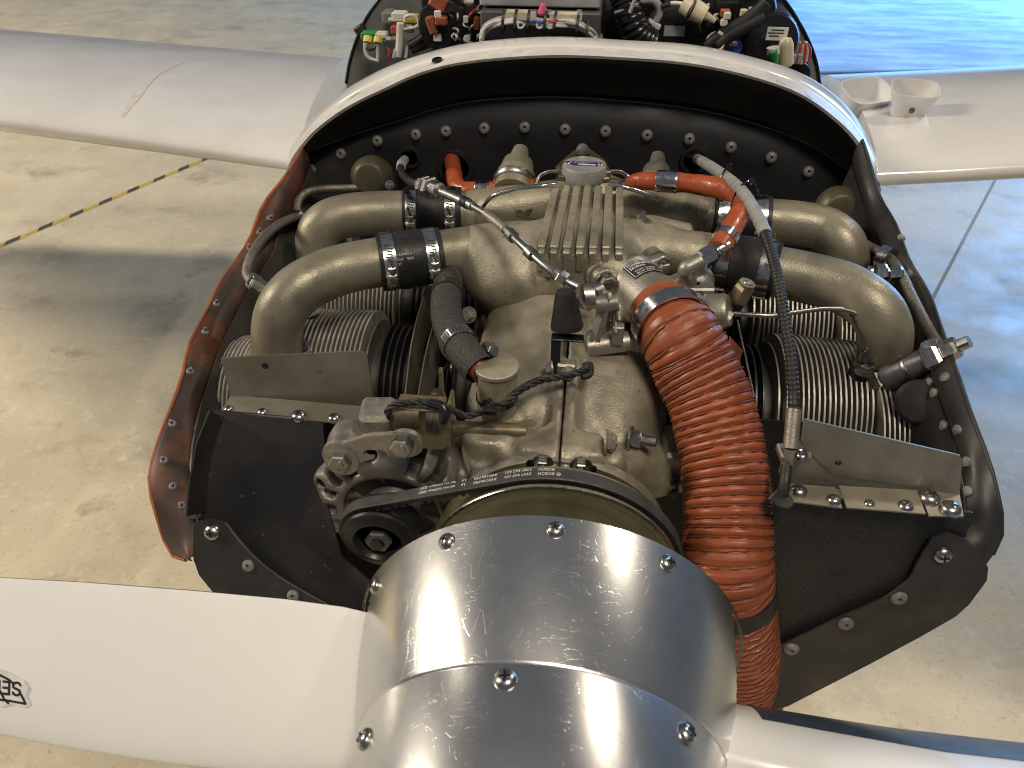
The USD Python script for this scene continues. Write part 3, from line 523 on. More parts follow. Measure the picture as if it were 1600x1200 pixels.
# faint white print on the front left coupling
cm_ = at(641, 405, z=.166); ax = unit(at(690, 399, z=.166)-at(592, 411, z=.166)); 
def around(ang, R=.0345): return V(0, -math.sin(ang), math.cos(ang))*R
for k, s in enumerate(('425-1A REV A', 'CUS2103-02/4', '124  17')):
    ang = .95+k*.15; o = cm_+around(ang)-ax*.0135; part(eng, 'coupling_print', text_on(s, .0024, o, ax, np.cross(around(ang), ax)), 'print', False)
# pipe feet: bolted flange at the cylinder head
for key, nb in (('fl', (466, 540)), ('fr', (1350, 580))):
    e = runs[key][-2]; part(eng, 'pipe_flange', lathe([(.036, 0), (.036, .006), (.03, .007)], e+V(0, 0, -.012), (0, 0, 1), 30), 'pipe', 30)
    o = at(*nb, z=e[2]+.0); part(eng, 'flange_bolt', [bolt(o, V(0, 0, 1), .0085, .009), cyl(o-V(0, 0, .02), o, .005, 12)], 'steel', False)
# --- fuel divider on top: disc body, blue label, fittings, bracket behind it
fd = at(912, 280, z=.205)
dv = part(eng, 'fuel_divider', lathe([(.026, 0), (.028, .004), (.028, .016), (.0265, .0195), (.0001, .0195)], fd, (0, 0, 1), 40), 'box_alu', 40)
part(dv, 'label', bbox(fd+V(.0, .001, .0199), (.032, .013, .0008)), 'label_blue', False)
for yo, s in ((.0035, 'FUEL MANIFOLD VALVE'), (.0005, 'PSI 632424-18A')): part(dv, 'label_print', text_on(s, .0016, fd+V(-.0135, yo, .0204), (1, 0, 0), (0, 1, 0), .0002, False), 'print', False)
part(dv, 'label_panel', bbox(fd+V(.003, -.0035, .0204), (.022, .0035, .0005)), 'print', False)
for sx in (-1, 1): screw(dv, fd+V(sx*.0205, 0, .0195), (0, 0, 1), .0042, 'cap_screw')
for dx, dy in ((-.029, .008), (-.027, -.012), (.029, .008), (.027, -.012)): part(dv, 'fitting', [bbox(fd+V(dx, dy, .006), (.008, .008, .007), (1, .3*dx/abs(dx), 0), (0, 1, 0), ch=.001)], 'cad', False)
A3 = [(868, 262), (878, 252), (905, 230), (916, 230), (946, 252), (953, 266)]
yb = fd[1]+.045
bp = np.array([at(u, v, y=yb) for u, v in A3+[(953, 290), (868, 290)]])
pol = Polygon([(q[0], q[2]) for q in bp]); hol = at(911, 248, y=yb)
pol = pol.difference(unary_union([Point(hol[0], hol[2]).buffer(.0095), sbox(hol[0]-.0095, hol[2]-.014, hol[0]+.0095, hol[2])]))
part(eng, 'divider_bracket', prism(affinity.scale(pol, -1, 1, origin=(0, 0)), .003, (0, yb, 0), (0, 1, 0)), 'cad', False)
part(eng, 'bracket_bolt', bolt(at(910, 234, y=yb), V(0, -1, .3), .006, .006), 'steel', False)
# --- breather: capped canister on the crankcase with braided hose
cb = at(777, 640, z=.113); ct = at(778, 572, z=.168); ct = V(cb[0], cb[1], ct[2])
part(eng, 'breather_canister', lathe([(.0195, 0), (.0195, (ct-cb)[2]-.006), (.0212, (ct-cb)[2]-.005), (.0212, (ct-cb)[2]-.0015), (.0195, (ct-cb)[2]), (.0001, (ct-cb)[2]+.0008)], cb, (0, 0, 1), 36), 'gold', 40)
# --- throttle body on the neck of the manifold
fx, fy, fz = frame(thn)
def f_thr(p):
    d = d_cyl(p, thB+thn*.006, thC, .030, .003); d = smin(d, d_cyl(p, thB-thn*.004, thB+thn*.007, .033, .002), .004)
    for s in (-1, 1): d = smin(d, d_cyl(p, thB+fx*s*.036+fy*.014-thn*.004, thB+fx*s*.036+fy*.014+thn*.008, .012, .002), .010)
    d = smin(d, d_cap(p, thB+thn*.030-fx*.020-fy*.015, thB+thn*.034-fx*.040-fy*.018, .013, .011), .010)
    d = smin(d, d_cap(p, thB+thn*.035+fx*.028, thB+thn*.040+fx*.062+fy*.006, .014, .018), .010)
    return d
thr_b = part(eng, 'throttle_body', cast(f_thr, thB-.085, thB+.085+V(.03, 0, 0), .0028), 'alum_cast', 60)
for s in (-1, 1):
    o = thB+fx*s*.036+fy*.014+thn*.008; part(thr_b, 'flange_bolt', bolt(o, thn, .0078, .008), 'steel', False); part(thr_b, 'bolt_boss', cyl(o-thn*.012-thn*.012, o-thn*.012, .0135, 24), 'gold', 40)
# name plate wrapped over the top of the throttle body
pc = thB+thn*.024; nrm = unit(fy+.15*fx); px_, py_ = unit(np.cross(thn, nrm)), None
def wrap(sx, sy, R=.0306, o=pc):                   # sx along the circumference, sy along the axis
    a = sx/R; return o-thn*sy+R*(nrm*math.cos(a)+unit(np.cross(nrm, thn))*math.sin(a))
def wrap_mesh(m, R):
    v = np.array([wrap(x, y, R+z) for x, y, z in m.vertices]); return trimesh.Trimesh(v, m.faces, process=False)
def flat(poly, h): return trimesh.creation.extrude_polygon(poly, h, engine='earcut')
pw, ph = .0225, .0125
gridp = grid_mesh([[wrap(x, y, .0311) for x in np.linspace(-pw, pw, 18)] for y in (-ph, ph)], flip=False)
part(thr_b, 'name_plate', gridp, 'ink', 60)
for x0, x1, y0, y1 in ((-pw+.001, pw-.001, ph-.0018, ph-.001), (-pw+.001, pw-.001, -ph+.001, -ph+.0018), (-pw+.001, -pw+.0018, -ph+.001, ph-.001), (pw-.0018, pw-.001, -ph+.001, ph-.001)):
    part(thr_b, 'plate_border', grid_mesh([[wrap(x, y, .0313) for x in np.linspace(x0, x1, 14)] for y in (y0, y1)]), 'print', 60)
for s, h, x, y in (('Continental', .0040, -.0195, .0055), ('Motors', .0040, -.0195, .0004), ('PI NO 190033', .0026, -.0170, -.0055), ('SN NO  B3071', .0022, -.0170, -.0092)):
    m = meshkit.text_mesh(s, h, .0003, h > .003); m = m.subdivide(); m.vertices += V(x, y, 0); part(thr_b, 'plate_print', wrap_mesh(m, .0313), 'print', False)
# throttle lever, link and adjustment hardware left of the throttle body
lv = at(938, 508, z=.165)
part(thr_b, 'throttle_lever', [prism(LineString([(0, .030), (0, -.026)]).buffer(.0085), .004, lv, unit(V(-.9, -.35, .2))), cyl(lv+V(-.006, 0, .024), lv+V(.016, 0, .028), .0085, 20), cyl(lv+V(-.012, -.006, -.024), lv+V(.030, .004, -.020), .0105, 22)], 'alum_cast', 30)
part(thr_b, 'lever_nut', [bolt(at(931, 527, z=.150), V(-.9, -.4, .1), .0078, .008)], 'steel', False)
part(thr_b, 'lever_bolt', [bolt(at(918, 470, z=.185), V(-.8, -.5, .1), .0075, .008), pipe(at(925, 462, z=.19), at(937, 458, z=.19), .0125, .006, 24)], 'steel', 30)
part(thr_b, 'stop_screw', [cyl(at(962, 520, z=.165), at(962, 482, z=.185), .0028, 10), bbox(at(965, 522, z=.16), (.012, .010, .022), ch=.001), cyl(at(967, 500, z=.178), at(965, 480, z=.188), .0030, 10)], 'alum_cast', 30)
part(thr_b, 'link_plate', [bbox(at(951, 490, z=.172), (.004, .014, .040), (1, .2, 0), (0, 1, .2), ch=.0008)]+[bbox(at(958, 478+6*k, z=.176-.0025*k), (.006, .004, .0022)) for k in range(7)], 'steel', False)
# fuel inlet elbow and mixture outlet on the right of the throttle body
e0, e1, e2 = at(1078, 450, z=.172), at(1072, 420, z=.200), at(1100, 404, z=.208)
part(thr_b, 'inlet_block', [bbox(at(1084, 452, z=.172), (.040, .026, .016), (1, .1, 0), (0, 1, 0), ch=.002)], 'alum_cast', 30)
part(thr_b, 'elbow_fitting', [tube([e0, e1*.75+e0*.25, e1, e1*.6+e2*.4, e2], .0085, 16, 5), hexp(e0-V(0, 0, .004), (0, 0, 1), .012, .012)], 'alum_cast', 40)
part(thr_b, 'hose_nut', [hexp(e2-unit(e2-e1)*.004, unit(e2-e1), .0105, .018), cyl(e2, e2+unit(e2-e1)*.030, .006, 16)], 'bright', False)
m0, m1 = at(1112, 478, z=.165), at(1138, 498, z=.160)
part(thr_b, 'mixture_valve', [lathe([(.017, 0), (.019, .004), (.019, .028), (.016, .032), (.0001, .033)], m0+V(-.012, .0, -.01), V(.7, -.2, .25), 30), tube([m0+V(.01, -.004, -.002), at(1128, 494, z=.160)], .0095, 18, 1)], 'alum_cast', 40)
part(thr_b, 'outlet_spout', pipe(at(1122, 492, z=.160), at(1139, 502, z=.156), .0105, .0065, 24), 'alum_cast', 40)
n_ = unit(V(.25, -.1, 1)); o = at(1152, 470, z=.165)
part(thr_b, 'cap_nut', [hexp(o, n_, .0115, .022), cyl(o+n_*.022, o+n_*.0245, .0085, 20), lathe([(.0045, 0), (.004, .001), (.0001, .0014)], o+n_*.0245, n_, 14)], 'cad', False)
part(thr_b, 'cap_stem', [cyl(o-n_*.03, o, .0085, 18)], 'rubber', 40)
part(thr_b, 'cover_bolt', bolt(at(1092, 465, z=.172), V(.9, -.4, .1), .0055, .006), 'steel', False)
# rubber plug on a bent bracket in front of the manifold
pb, ptp = at(886, 512, z=.175), at(884, 466, z=.205)
part(eng, 'rubber_plug', lathe([(.0, 0), (.0158, .0), (.0163, .002), (.0154, .006), (.0098, .036), (.0088, .0385), (.0001, .039)], pb, unit(ptp-pb), 32), 'rubber', 40)
q1, q2 = at(869, 530, z=.168), at(867, 584, z=.134); qd = unit(q2-q1)
part(eng, 'plug_bracket', [bbox((q1+q2)/2, (np.linalg.norm(q2-q1), .0095, .0024), qd, (1, 0, 0), ch=.0006), bbox(q1+V(.011, .002, .001), (.032, .012, .0024), (1, 0, 0), (0, 1, 0), ch=.0006)], 'black_gloss', 20)
part(eng, 'bracket_clip', [bbox(at(885, 572, z=.14), (.02, .014, .012), ch=.002), bolt(at(862, 575, z=.14), V(-1, -.2, 0), .006, .006), bolt(at(888, 583, z=.139), V(.3, -.9, .3), .0055, .006)], 'alum_cast', 30)
# accessories at the back against the firewall
for u, v, r, s in ((805, 275, .026, 1), (1022, 285, .022, 0)):
    o = at(u, v, y=.60); part(eng, 'magneto_cap', lathe([(r, 0), (r, .03), (r*.92, .034), (r*.8, .05), (r*.55, .055), (r*.4, .075), (.0001, .075)], o+V(0, -.03, -.01), V(.05, .85, .42), 30), 'gold' if s else 'alum_cast', 40)
    part(eng, 'magneto_ring', lathe([(r*1.02, 0), (r*1.1, .003), (r*1.1, .008), (r*1.0, .01)], o+V(0, -.02, -.004), V(.05, .85, .42), 30), 'steel' if s else 'rubber', 40)
o = at(1028, 303, y=.585); part(eng, 'accessory_drum', lathe([(.010, -.004), (.010, 0), (.022, .001), (.024, .004), (.024, .03), (.0001, .03)], o, V(0, .8, -.45), 30), 'alum_cast', 40)
for u, v in ((578, 285), (1312, 335)):
    o = at(u, v, y=.6); part(eng, 'mount_isolator', lathe([(.030, 0), (.030, .012), (.022, .022), (.018, .024), (.0001, .024)], o+V(0, .02, 0), V(0, -1, .25), 28), 'olive_dark', 40)
part(eng, 'isolator_ear', [cyl(at(608, 290, y=.6), at(610, 288, y=.615), .012, 20)], 'rubber'); part(eng, 'isolator_bolt', bolt(at(609, 289, y=.597), V(0, -1, .4), .005, .004), 'steel', False)
# governor block right of the crankcase
o = at(1054, 738, y=.185); part(eng, 'sensor_block', bbox(o+V(.004, .02, 0), (.036, .05, .055), ch=.004), 'alum_cast', 20)
for u, v in ((1054, 747), (1051, 770)): q = at(u, v, y=.181); part(eng, 'socket_bolt', pipe(q, q+V(0, -.007, .002), .006, .003, 16), 'steel')
# ================================================================ propeller and spinner
prop = thing('propeller', 'two-blade white propeller with a scratched polished aluminium spinner in front of the engine', 'propeller', (0, -.06, 0))
SEG = 180
def spin_grid(prof, cut=None):
    a = np.arange(SEG)*2*PI/SEG; G = np.stack([np.stack([r*np.sin(a), np.full(SEG, y), r*np.cos(a)], 1) for r, y in prof]); m = grid_mesh(G, True)
    if cut is not None:
        c = m.triangles_center; m.update_faces(~cut(c)); m.remove_unreferenced_vertices()
    m.fix_normals() if cut is None else None
    return m
rear = [(.1625, .0015), (.1650, .0)]+[(np.interp(y, [-.108, 0], [.1405, .165])+.0016*math.sin(PI*(-y)/.108), y) for y in np.linspace(-.004, -.105, 22)]+[(.1408, -.107), (.1392, -.1082), (.1375, -.1072)]
def cutR(c):                                       # openings in the spinner round the two blade roots
    a = np.arctan2(c[:, 2], c[:, 0]); o = np.zeros(len(c), bool)
    for a0, sg in ((0, 1), (PI, -1)):
        d = (a-a0+PI) % (2*PI)-PI; s = d*.155*sg; y = c[:, 1]
        o |= (np.abs(s+.004+(y+.05)*-.75) < .050-.2*np.maximum(y+.02, 0)) & (y < -.004)
    return o
sp1 = part(prop, 'spinner_shell', spin_grid(rear, cutR), 'alu', 50)
front = [(.1398, -.1055), (.1402, -.1066)]+[(.1402*math.sqrt(max(0, 1-((-.108-y)/.34)**2))**1.15, y) for y in np.linspace(-.109, -.44, 34)]+[(.001, -.4475)]
sp2 = part(prop, 'spinner_cap', spin_grid(front), 'alu', 50)
part(prop, 'back_plate', lathe([(.158, .0), (.158, .003), (.05, .003), (.0001, .003)], (0, .0005, 0), (0, -1, 0), 72), 'alu', 30)
part(prop, 'hub', lathe([(.075, 0), (.075, .10), (.0001, .10)], (0, .0, 0), (0, -1, 0), 48), 'dark_box', 30)
for u, v in ((698, 846), (868, 828), (1043, 880), (1148, 975), (587, 915)):
    o, n = hit(sp1, u, v)
    if o is not None: screw(prop, o, n, .0068)
for u, v in ((790, 1062), (1073, 1146), (571, 1155)):
    o, n = hit(sp2, u, v)
    if o is not None: screw(prop, o, n, .0078)
def blade(sgn):
    F, Bk = [], []
    S = [.03, .10, .14, .17, .22, .30, .40, .50, .62, .76]
    te = np.array([(-.030, .030), (-.022, .046), (-.020, .050), (-.018, .054), (-.017, .056), (-.017, .056), (-.018, .055), (-.020, .052), (-.024, .046), (-.03, .038)])
    le = np.array([(-.088, -.020), (-.104, -.026), (-.110, -.030), (-.114, -.034), (-.117, -.038), (-.116, -.042), (-.112, -.042), (-.105, -.040), (-.096, -.034), (-.085, -.026)])
    for s, t, l in zip(S, te, le):
        T3, L3 = V(-s, t[0], t[1]), V(-s, l[0], l[1]); ch = np.linalg.norm(L3-T3); c = (L3-T3)/ch; n = unit(np.cross(V(1, 0, 0), c)); n = n if n[2] > 0 else -n; tk = np.interp(s, [.03, .14, .3, .76], [.42, .26, .15, .09])
        f = np.linspace(0, 1, 26); x = .5*(1-np.cos(f*PI)); th = tk*ch*(1.9*np.sqrt(np.maximum(1-x, 0))*(x)**.85+.004)*.62
        F.append([T3+c*ch*a+n*(b*.75+.0008) for a, b in zip(x, th)]); Bk.append([T3+c*ch*a-n*(b*np.interp(s, [.1, .22, .5], [2.0, 1.8, 1.1])+.0008) for a, b in zip(x, th)])
    F, Bk = np.array(F), np.array(Bk)
    if sgn > 0: F, Bk = F*V(-1, 1, -1), Bk*V(-1, 1, -1)
    ring = np.concatenate([F, Bk[:, ::-1]], 1)
    b = part(prop, 'blade', loft(ring), 'prop_white', 40, 'left propeller blade with a sticker, broad front face towards the camera' if sgn < 0 else 'right propeller blade seen edge on from above')
    N = np.cross(np.gradient(Bk, axis=0), np.gradient(Bk, axis=1)); N /= np.maximum(np.linalg.norm(N, axis=2), 1e-9)[..., None]
    if (N*(Bk-F)).sum() < 0: N = -N
    k0 = 3
    for i in range(4): pass
    Gd = (Bk+N*.0006)[k0-1:, :17]; fine = np.array([[np.interp(t, range(len(Gd)), Gd[:, j, c]) for c in range(3)] for t in np.linspace(.95, len(Gd)-1, 30) for j in range(17)]).reshape(30, 17, 3)
    part(b, 'dark_strip', grid_mesh(fine), 'prop_dark', 60)
    return b
bl, br = blade(-1), blade(1)
# sticker near the left edge of the left blade (upside down from here): outlined wing shape with letters
def stick(pts_px, lift=.0006): return [hit(bl, u, v, lift)[0] for u, v in pts_px]
so, sn_ = hit(bl, 20, 1085, .0005); ex = unit(stick([(0, 1070)])[0]-stick([(40, 1076)])[0]); ey = unit(np.cross(sn_, ex))
stp = lambda u, v: ((hit(bl, u, v)[0]-so)@np.stack([ex, ey], 1))
outl = [(-60, 1050), (-30, 1047), (4, 1046), (20, 1054), (38, 1064), (44, 1074), (40, 1086), (46, 1100), (40, 1103), (20, 1098), (6, 1102), (-30, 1092), (-60, 1090)]
def lay(poly, h, o=so): return prism(poly, h, o, sn_, up=ey)
xx, yy, _ = frame(sn_, ey)
to2 = lambda px: [tuple(((hit(bl, max(u, -60), v)[0]-so)@np.stack([xx, yy], 1))) for u, v in px]
part(bl, 'sticker', lay(Polygon(to2(outl)).buffer(.0012), .0003), 'label_white', False)
for ln, w in (([(-60, 1052), (0, 1053), (14, 1060), (24, 1068)], .0009), ([(34, 1084), (38, 1092), (41, 1099), (14, 1094), (-60, 1086)], .0009), ([(2, 1080), (8, 1092), (14, 1098)], .0009)):
    part(bl, 'sticker_line', lay(LineString(to2(ln)).buffer(w), .0003, so+sn_*.0004), 'ink', False)
tx = text_on('SEN', .0112, hit(bl, 37, 1066)[0]+sn_*.0010, unit(hit(bl, -10, 1062)[0]-hit(bl, 37, 1067)[0]), unit(hit(bl, 37, 1085)[0]-hit(bl, 38, 1067)[0]), .0003)
part(bl, 'sticker_letters', tx, 'ink', False)
# ================================================================ drive pulley, alternator, belt
PY = .085; bc = at(593, 840, y=.079); BX, BZ = bc[0], bc[2]; RA, RB = .1185, .0355
pul = part(eng, 'drive_pulley', lathe([(.0001, -.004), (.06, -.004), (.088, .001), (.104, -.002), (.112, -.009), (.1172, -.0095), (RA, -.008), (RA, -.006), (RA-.009, .001), (RA-.009, .006), (RA, .013), (RA, .016), (.08, .018), (.0001, .018)], (0, PY, 0), (0, 1, 0), 110), 'olive', 35)
part(pul, 'pulley_rim', lathe([(RA-.0015, -.0105), (RA+.0006, -.0102), (RA+.0010, -.0092), (RA+.0004, -.0085)], (0, PY, 0), (0, 1, 0), 110, False), 'bright', 40)
alt = thing('alternator', 'dirty grey cast alternator with a black pulley, left of the crankcase nose', 'alternator', (BX, .15, BZ))
ap_ = part(alt, 'pulley', lathe([(.020, -.006), (.024, -.0135), (.031, -.0125), (.0355, -.010), (.0365, -.007), (.028, .002), (.028, .006), (.0365, .013), (.0365, .016), (.02, .018), (.0001, .018)], (BX, PY, BZ), (0, 1, 0), 60), 'pulley_black', 35)
part(ap_, 'nut', [lathe([(.012, -.004), (.0135, -.009), (.0118, -.011)], (BX, PY-.002, BZ), (0, 1, 0), 6, False), pipe((BX, PY-.004, BZ), (BX, PY-.014, BZ), .0115, .0075, 6)], 'dark_box', False)
part(ap_, 'shaft_end', [cyl((BX, PY, BZ), (BX, PY-.017, BZ), .0060, 16)], 'pulley_black', 30)
part(ap_, 'recess', lathe([(.0225, .0), (.0001, .0)], (BX, PY-.006, BZ), (0, -1, 0), 40), 'black_gloss')
AC = V(BX+.004, .150, BZ-.002)
def f_alt(p):
    q = p-AC; r = np.hypot(q[:, 0], q[:, 2]); ang = np.arctan2(q[:, 2], q[:, 0])
    d = d_cyl(p, AC+V(0, -.040, 0), AC+V(0, .055, 0), .077, .014)
    d = smax(d, -d_cyl(p, AC+V(0, -.060, 0), AC+V(0, -.030, 0), .048, .004), .003)             # dished front face
    ph = (ang*19/(2*PI)) % 1.0; slot = np.maximum(np.maximum(np.abs(ph-.5)*2*PI/19*r-.0062, np.abs(q[:, 1]+.026)-.017), .057-r)
    blank = ((ang > 1.35) & (ang < 2.0)); slot = np.where(blank, 1., slot)
    d = smax(d, -slot, .002)
    ph2 = (ang*6/(2*PI)+.3) % 1.0; win = np.maximum(np.maximum(np.abs(ph2-.5)*2*PI/6*r-.016, np.abs(q[:, 1]+.030)-.02), np.maximum(.028-r, r-.046))
    d = smax(d, -win, .002)
    d = smin(d, d_cyl(p, AC+V(0, -.050, 0), AC+V(0, .01, 0), .024, .002), .004)
    for a in (1.75, .35, 2.75, 4.0): d = smin(d, d_cyl(p, AC+V(math.cos(a)*.073, -.030, math.sin(a)*.073), AC+V(math.cos(a)*.073, .03, math.sin(a)*.073), .0105, .003), .010)
    for a in (1.75, .35, 2.75, 4.0): d = smax(d, -d_cyl(p, AC+V(math.cos(a)*.074, -.05, math.sin(a)*.074), AC+V(math.cos(a)*.074, -.018, math.sin(a)*.074), .0055, .001), .001)
    L1 = at(533, 712, y=.118); d = smin(d, d_cyl(p, L1, L1+V(0, .035, 0), .0165, .003), .008); d = smin(d, d_cap(p, L1+V(.0, .02, 0), AC+V(-.055, .0, .025), .013, .014), .012)
    return d
part(alt, 'housing', cast(f_alt, AC-V(.098, .062, .098), AC+V(.098, .066, .13), .0024), 'alternator', 50)
part(alt, 'stator', lathe([(.058, -.028), (.062, -.022), (.062, .05), (.0001, .05)], AC, (0, 1, 0), 40), 'ink', 30)
for k in range(16):
    a = k*2*PI/16; part(alt, 'fan_blade', bbox(AC+V(math.cos(a)*.038, -.020, math.sin(a)*.038), (.018, .014, .0016), (math.cos(a), 0, math.sin(a)), (math.sin(a)*.5, 1, -math.cos(a)*.5)), 'steel', False)
part(alt, 'winding', [tube([AC+V(math.cos(a)*.056, -.026, math.sin(a)*.056), AC+V(math.cos(a+.12)*.060, -.020, math.sin(a+.12)*.060), AC+V(math.cos(a+.2)*.056, -.012, math.sin(a+.2)*.056)], .0022, 6, 3) for a in np.arange(0, 6.28, .24)], 'copper', 40)
# adjusting link with two bolts
k0, k1 = at(533, 709, y=.108), at(636, 690, y=.108)
ln = LineString([(k0[0], k0[2]), ((k0[0]+k1[0])/2, (k0[2]+k1[2])/2+.0045), (k1[0], k1[2])]).buffer(.0128)
ln = ln.union(Point(k0[0], k0[2]).buffer(.0168)).union(Point(k1[0], k1[2]).buffer(.0150)).difference(LineString([(k0[0]+.028, k0[2]+.006), (k0[0]+.040, k0[2]+.0068)]).buffer(.0052))
link = part(alt, 'adjusting_link', prism(affinity.scale(ln, -1, 1, origin=(0, 0)), .005, (0, .104, 0), (0, 1, 0)), 'alum_cast', 20)
part(alt, 'link_bolt', bolt(k0+V(.001, -.004, -.004), V(0, -1, .12), .0105, .008), 'steel', False); part(alt, 'link_bolt', bolt(k1+V(-.003, -.004, 0), V(0, -1, .12), .0105, .008), 'steel', False)
part(alt, 'link_washer', lathe([(.0165, 0), (.0165, .002), (.008, .003), (.0001, .003)], k0+V(.001, -.0035, -.004), (0, -1, .12), 28), 'alum_cast', 30)
# folded gold support bracket with a slot, its gusset and the tube behind
g0 = at(652, 668, y=.128)
f0 = prism(affinity.scale(unary_union([sbox(-.022, -.022, .028, .022)]).buffer(-.008).buffer(.008, 8).difference(LineString([(.014, .016), (.014, -.003)]).buffer(.0062)), -1, 1, origin=(0, 0)), .003, g0, V(0, 1, -.18))
part(alt, 'support_bracket', [f0, bbox(g0+V(.003, .012, .019), (.044, .022, .003), ch=.0008), bbox(g0+V(.0285, .016, .0), (.003, .034, .044), ch=.0008)], 'cad', 25)
part(alt, 'bracket_roll', cyl(g0+V(-.022, .008, .008), g0+V(.003, .008, .009), .0125, 26), 'cad', 40)
part(alt, 'gusset', prism(Polygon([(0, 0), (.012, 0), (.004, .060), (-.004, .060)]), .0035, at(697, 655, y=.165), V(-1, -.1, 0)), 'cad', False)
part(alt, 'gusset_bolt', bolt(at(685, 618, y=.175), V(-.3, -1, .2), .006, .006), 'steel', False)
part(alt, 'support_tube', cyl(at(686, 669, y=.150), at(823, 674, y=.150), .0078, 22), 'cad', 40)
part(alt, 'rear_cover', [bbox(at(592, 648, y=.158), (.034, .034, .024), (1, .1, 0), (0, 1, .1), ch=.005)], 'alum_cast', 25)
# belt
belt = thing('drive_belt', 'black printed V-belt running from the big olive pulley to the alternator pulley', 'drive belt', (0, PY, 0))
ro, rb_ = RA+.0042, RB+.0042; dv_ = V(BX, BZ); D = np.linalg.norm(dv_); th0 = math.atan2(BZ, BX); al = math.acos((ro-rb_)/D)
loop = []
a1, a2 = th0-al, th0+al
for a in np.linspace(a1, a2-2*PI, 150): loop.append((ro*math.cos(a), ro*math.sin(a)))           # round the big pulley (over the top)
loop = loop[::-1]
small = [(BX+rb_*math.cos(a), BZ+rb_*math.sin(a)) for a in np.linspace(a2, a1, 50)]
lo = np.array(loop); sm = np.array(small)
ls = []
if np.linalg.norm(lo[-1]-sm[0]) > np.linalg.norm(lo[-1]-sm[-1]): sm = sm[::-1]
seq = np.vstack([lo, np.linspace(lo[-1], sm[0], 40)[1:-1], sm, np.linspace(sm[-1], lo[0], 40)[1:-1]])
T = np.roll(seq, -1, 0)-np.roll(seq, 1, 0); T /= np.linalg.norm(T, axis=1)[:, None]; Nn = np.stack([T[:, 1], -T[:, 0]], 1); cent = seq.mean(0)
if ((seq-cent)*Nn).sum() < 0: Nn = -Nn
def bpt(i, off, y): return np.stack([seq[i, 0]+Nn[i, 0]*off, np.full(np.shape(i), y), seq[i, 1]+Nn[i, 1]*off], -1)
ii = np.arange(len(seq)); ii = np.r_[ii, 0]
G = np.stack([bpt(ii, .0, PY-.0045), bpt(ii, .0008, PY-.0035), bpt(ii, .0008, PY+.0085), bpt(ii, 0, PY+.0095), bpt(ii, -.0075, PY+.0065), bpt(ii, -.0075, PY-.0015), bpt(ii, .0, PY-.0045)])
part(belt, 'band', grid_mesh(G), 'belt', 35)
sl = np.r_[0, np.cumsum(np.linalg.norm(np.diff(seq, axis=0), axis=1))]
top = np.argmin(np.abs(np.arctan2(seq[:, 0], seq[:, 1])-.02)+(np.hypot(seq[:, 0], seq[:, 1]) > ro+.001)*9)
dirn = -1 if seq[(top+5) % len(seq), 0] > seq[top, 0] else 1                                      # towards the alternator
def belt_text(s, h, s0, y0, m='print'):
    t = meshkit.text_mesh(s, h, .00025, True); t = t.subdivide(); v = t.vertices; S = (sl[top]+dirn*(v[:, 0]+s0)) % sl[-1]
    f = lambda A: np.interp(S, sl, A); off = .0009+v[:, 2]; P_ = np.stack([f(seq[:, 0])+f(Nn[:, 0])*off, y0-v[:, 1], f(seq[:, 1])+f(Nn[:, 1])*off], 1)
    part(belt, 'print', trimesh.Trimesh(P_, t.faces, process=False), m, False)
for y0 in (PY+.0028, PY+.0082):
    belt_text('BOSCH', .0030, .006, y0); belt_text('1987 947 631', .0026, .026, y0); belt_text('AVX10x735', .0028, .058, y0); belt_text('La', .0028, .088, y0); belt_text('DIN 7753', .0018, .098, y0); belt_text('0128819', .0022, .111, y0); belt_text('MADE IN', .0012, .126, y0); belt_text('GERMANY', .0012, .126, y0-.0018)
S_ = (sl[top]+dirn*.0025) % sl[-1]; oc = V(np.interp(S_, sl, seq[:, 0]), PY+.0012, np.interp(S_, sl, seq[:, 1])+.0010)
part(belt, 'emblem', pipe(oc, oc+V(0, 0, .0002), .0019, .0014, 20), 'print', False); part(belt, 'emblem', [bbox(oc+V(0, 0, .0001), (.0022, .0004, .0002)), bbox(oc+V(-.0007, 0, .0001), (.0004, .0024, .0002)), bbox(oc+V(.0007, 0, .0001), (.0004, .0024, .0002))], 'print', False)
cg = []
for s in np.arange(0, sl[-1], .0068):
    i = np.searchsorted(sl, s) % len(seq); c = V(seq[i, 0]-Nn[i, 0]*.0085, PY+.0025, seq[i, 1]-Nn[i, 1]*.0085); cg.append(bbox(c, (.0038, .0078, .0030), V(T[i, 0], 0, T[i, 1]), (0, 1, 0)))
part(belt, 'cogs', cg, 'belt', False)
# ================================================================ cooling baffles
def on_plane(px, pl): return [at(u, v, pl=pl) for u, v in px]
def plate(px, pl, t, rnd=0.):
    """flat plate whose outline passes through the given points of the plane"""
    p0, n = pl; x, y, n = frame(n); P2 = [((q-p0)@x, (q-p0)@y) for q in on_plane(px, pl)]; g = Polygon(P2).buffer(0)
    if rnd: g = g.buffer(-rnd).buffer(rnd*2, 8).buffer(-rnd)
    return prism(g, t, np.asarray(p0)-n*t/2, n)
def seal(parent, outer, inner, ys, m, lab, drop, xin, sx, t=.0028):
    O = curve([at(u, v, y=y) for (u, v), y in zip(outer, ys)], 60); I = curve([at(u, v, y=y+.004) for (u, v), y in zip(inner, ys)], 60)
    w = np.sin(np.linspace(0, 1, 60)*31)*.0008; O[:, 0] += w
    s = part(parent, 'rubber_seal', sheet(O, I, t, 7, .005, dirn=(-sx, 0, .3)), m, 50, lab)
    part(s, 'seal_edge', tube(O[::2], .0022, 8, 1), 'seal_edge' if sx < 0 else 'seal_black', 60)
    W = I+V(-sx*xin, .0, -drop); W2 = I+V(-sx*.003, 0, .004)
    wl_ = part(parent, 'side_wall', sheet(W2, W, .002, 6, dirn=(-sx, 0, .3)), 'wall_grey' if sx < 0 else 'composite', 50)
    return s, wl_
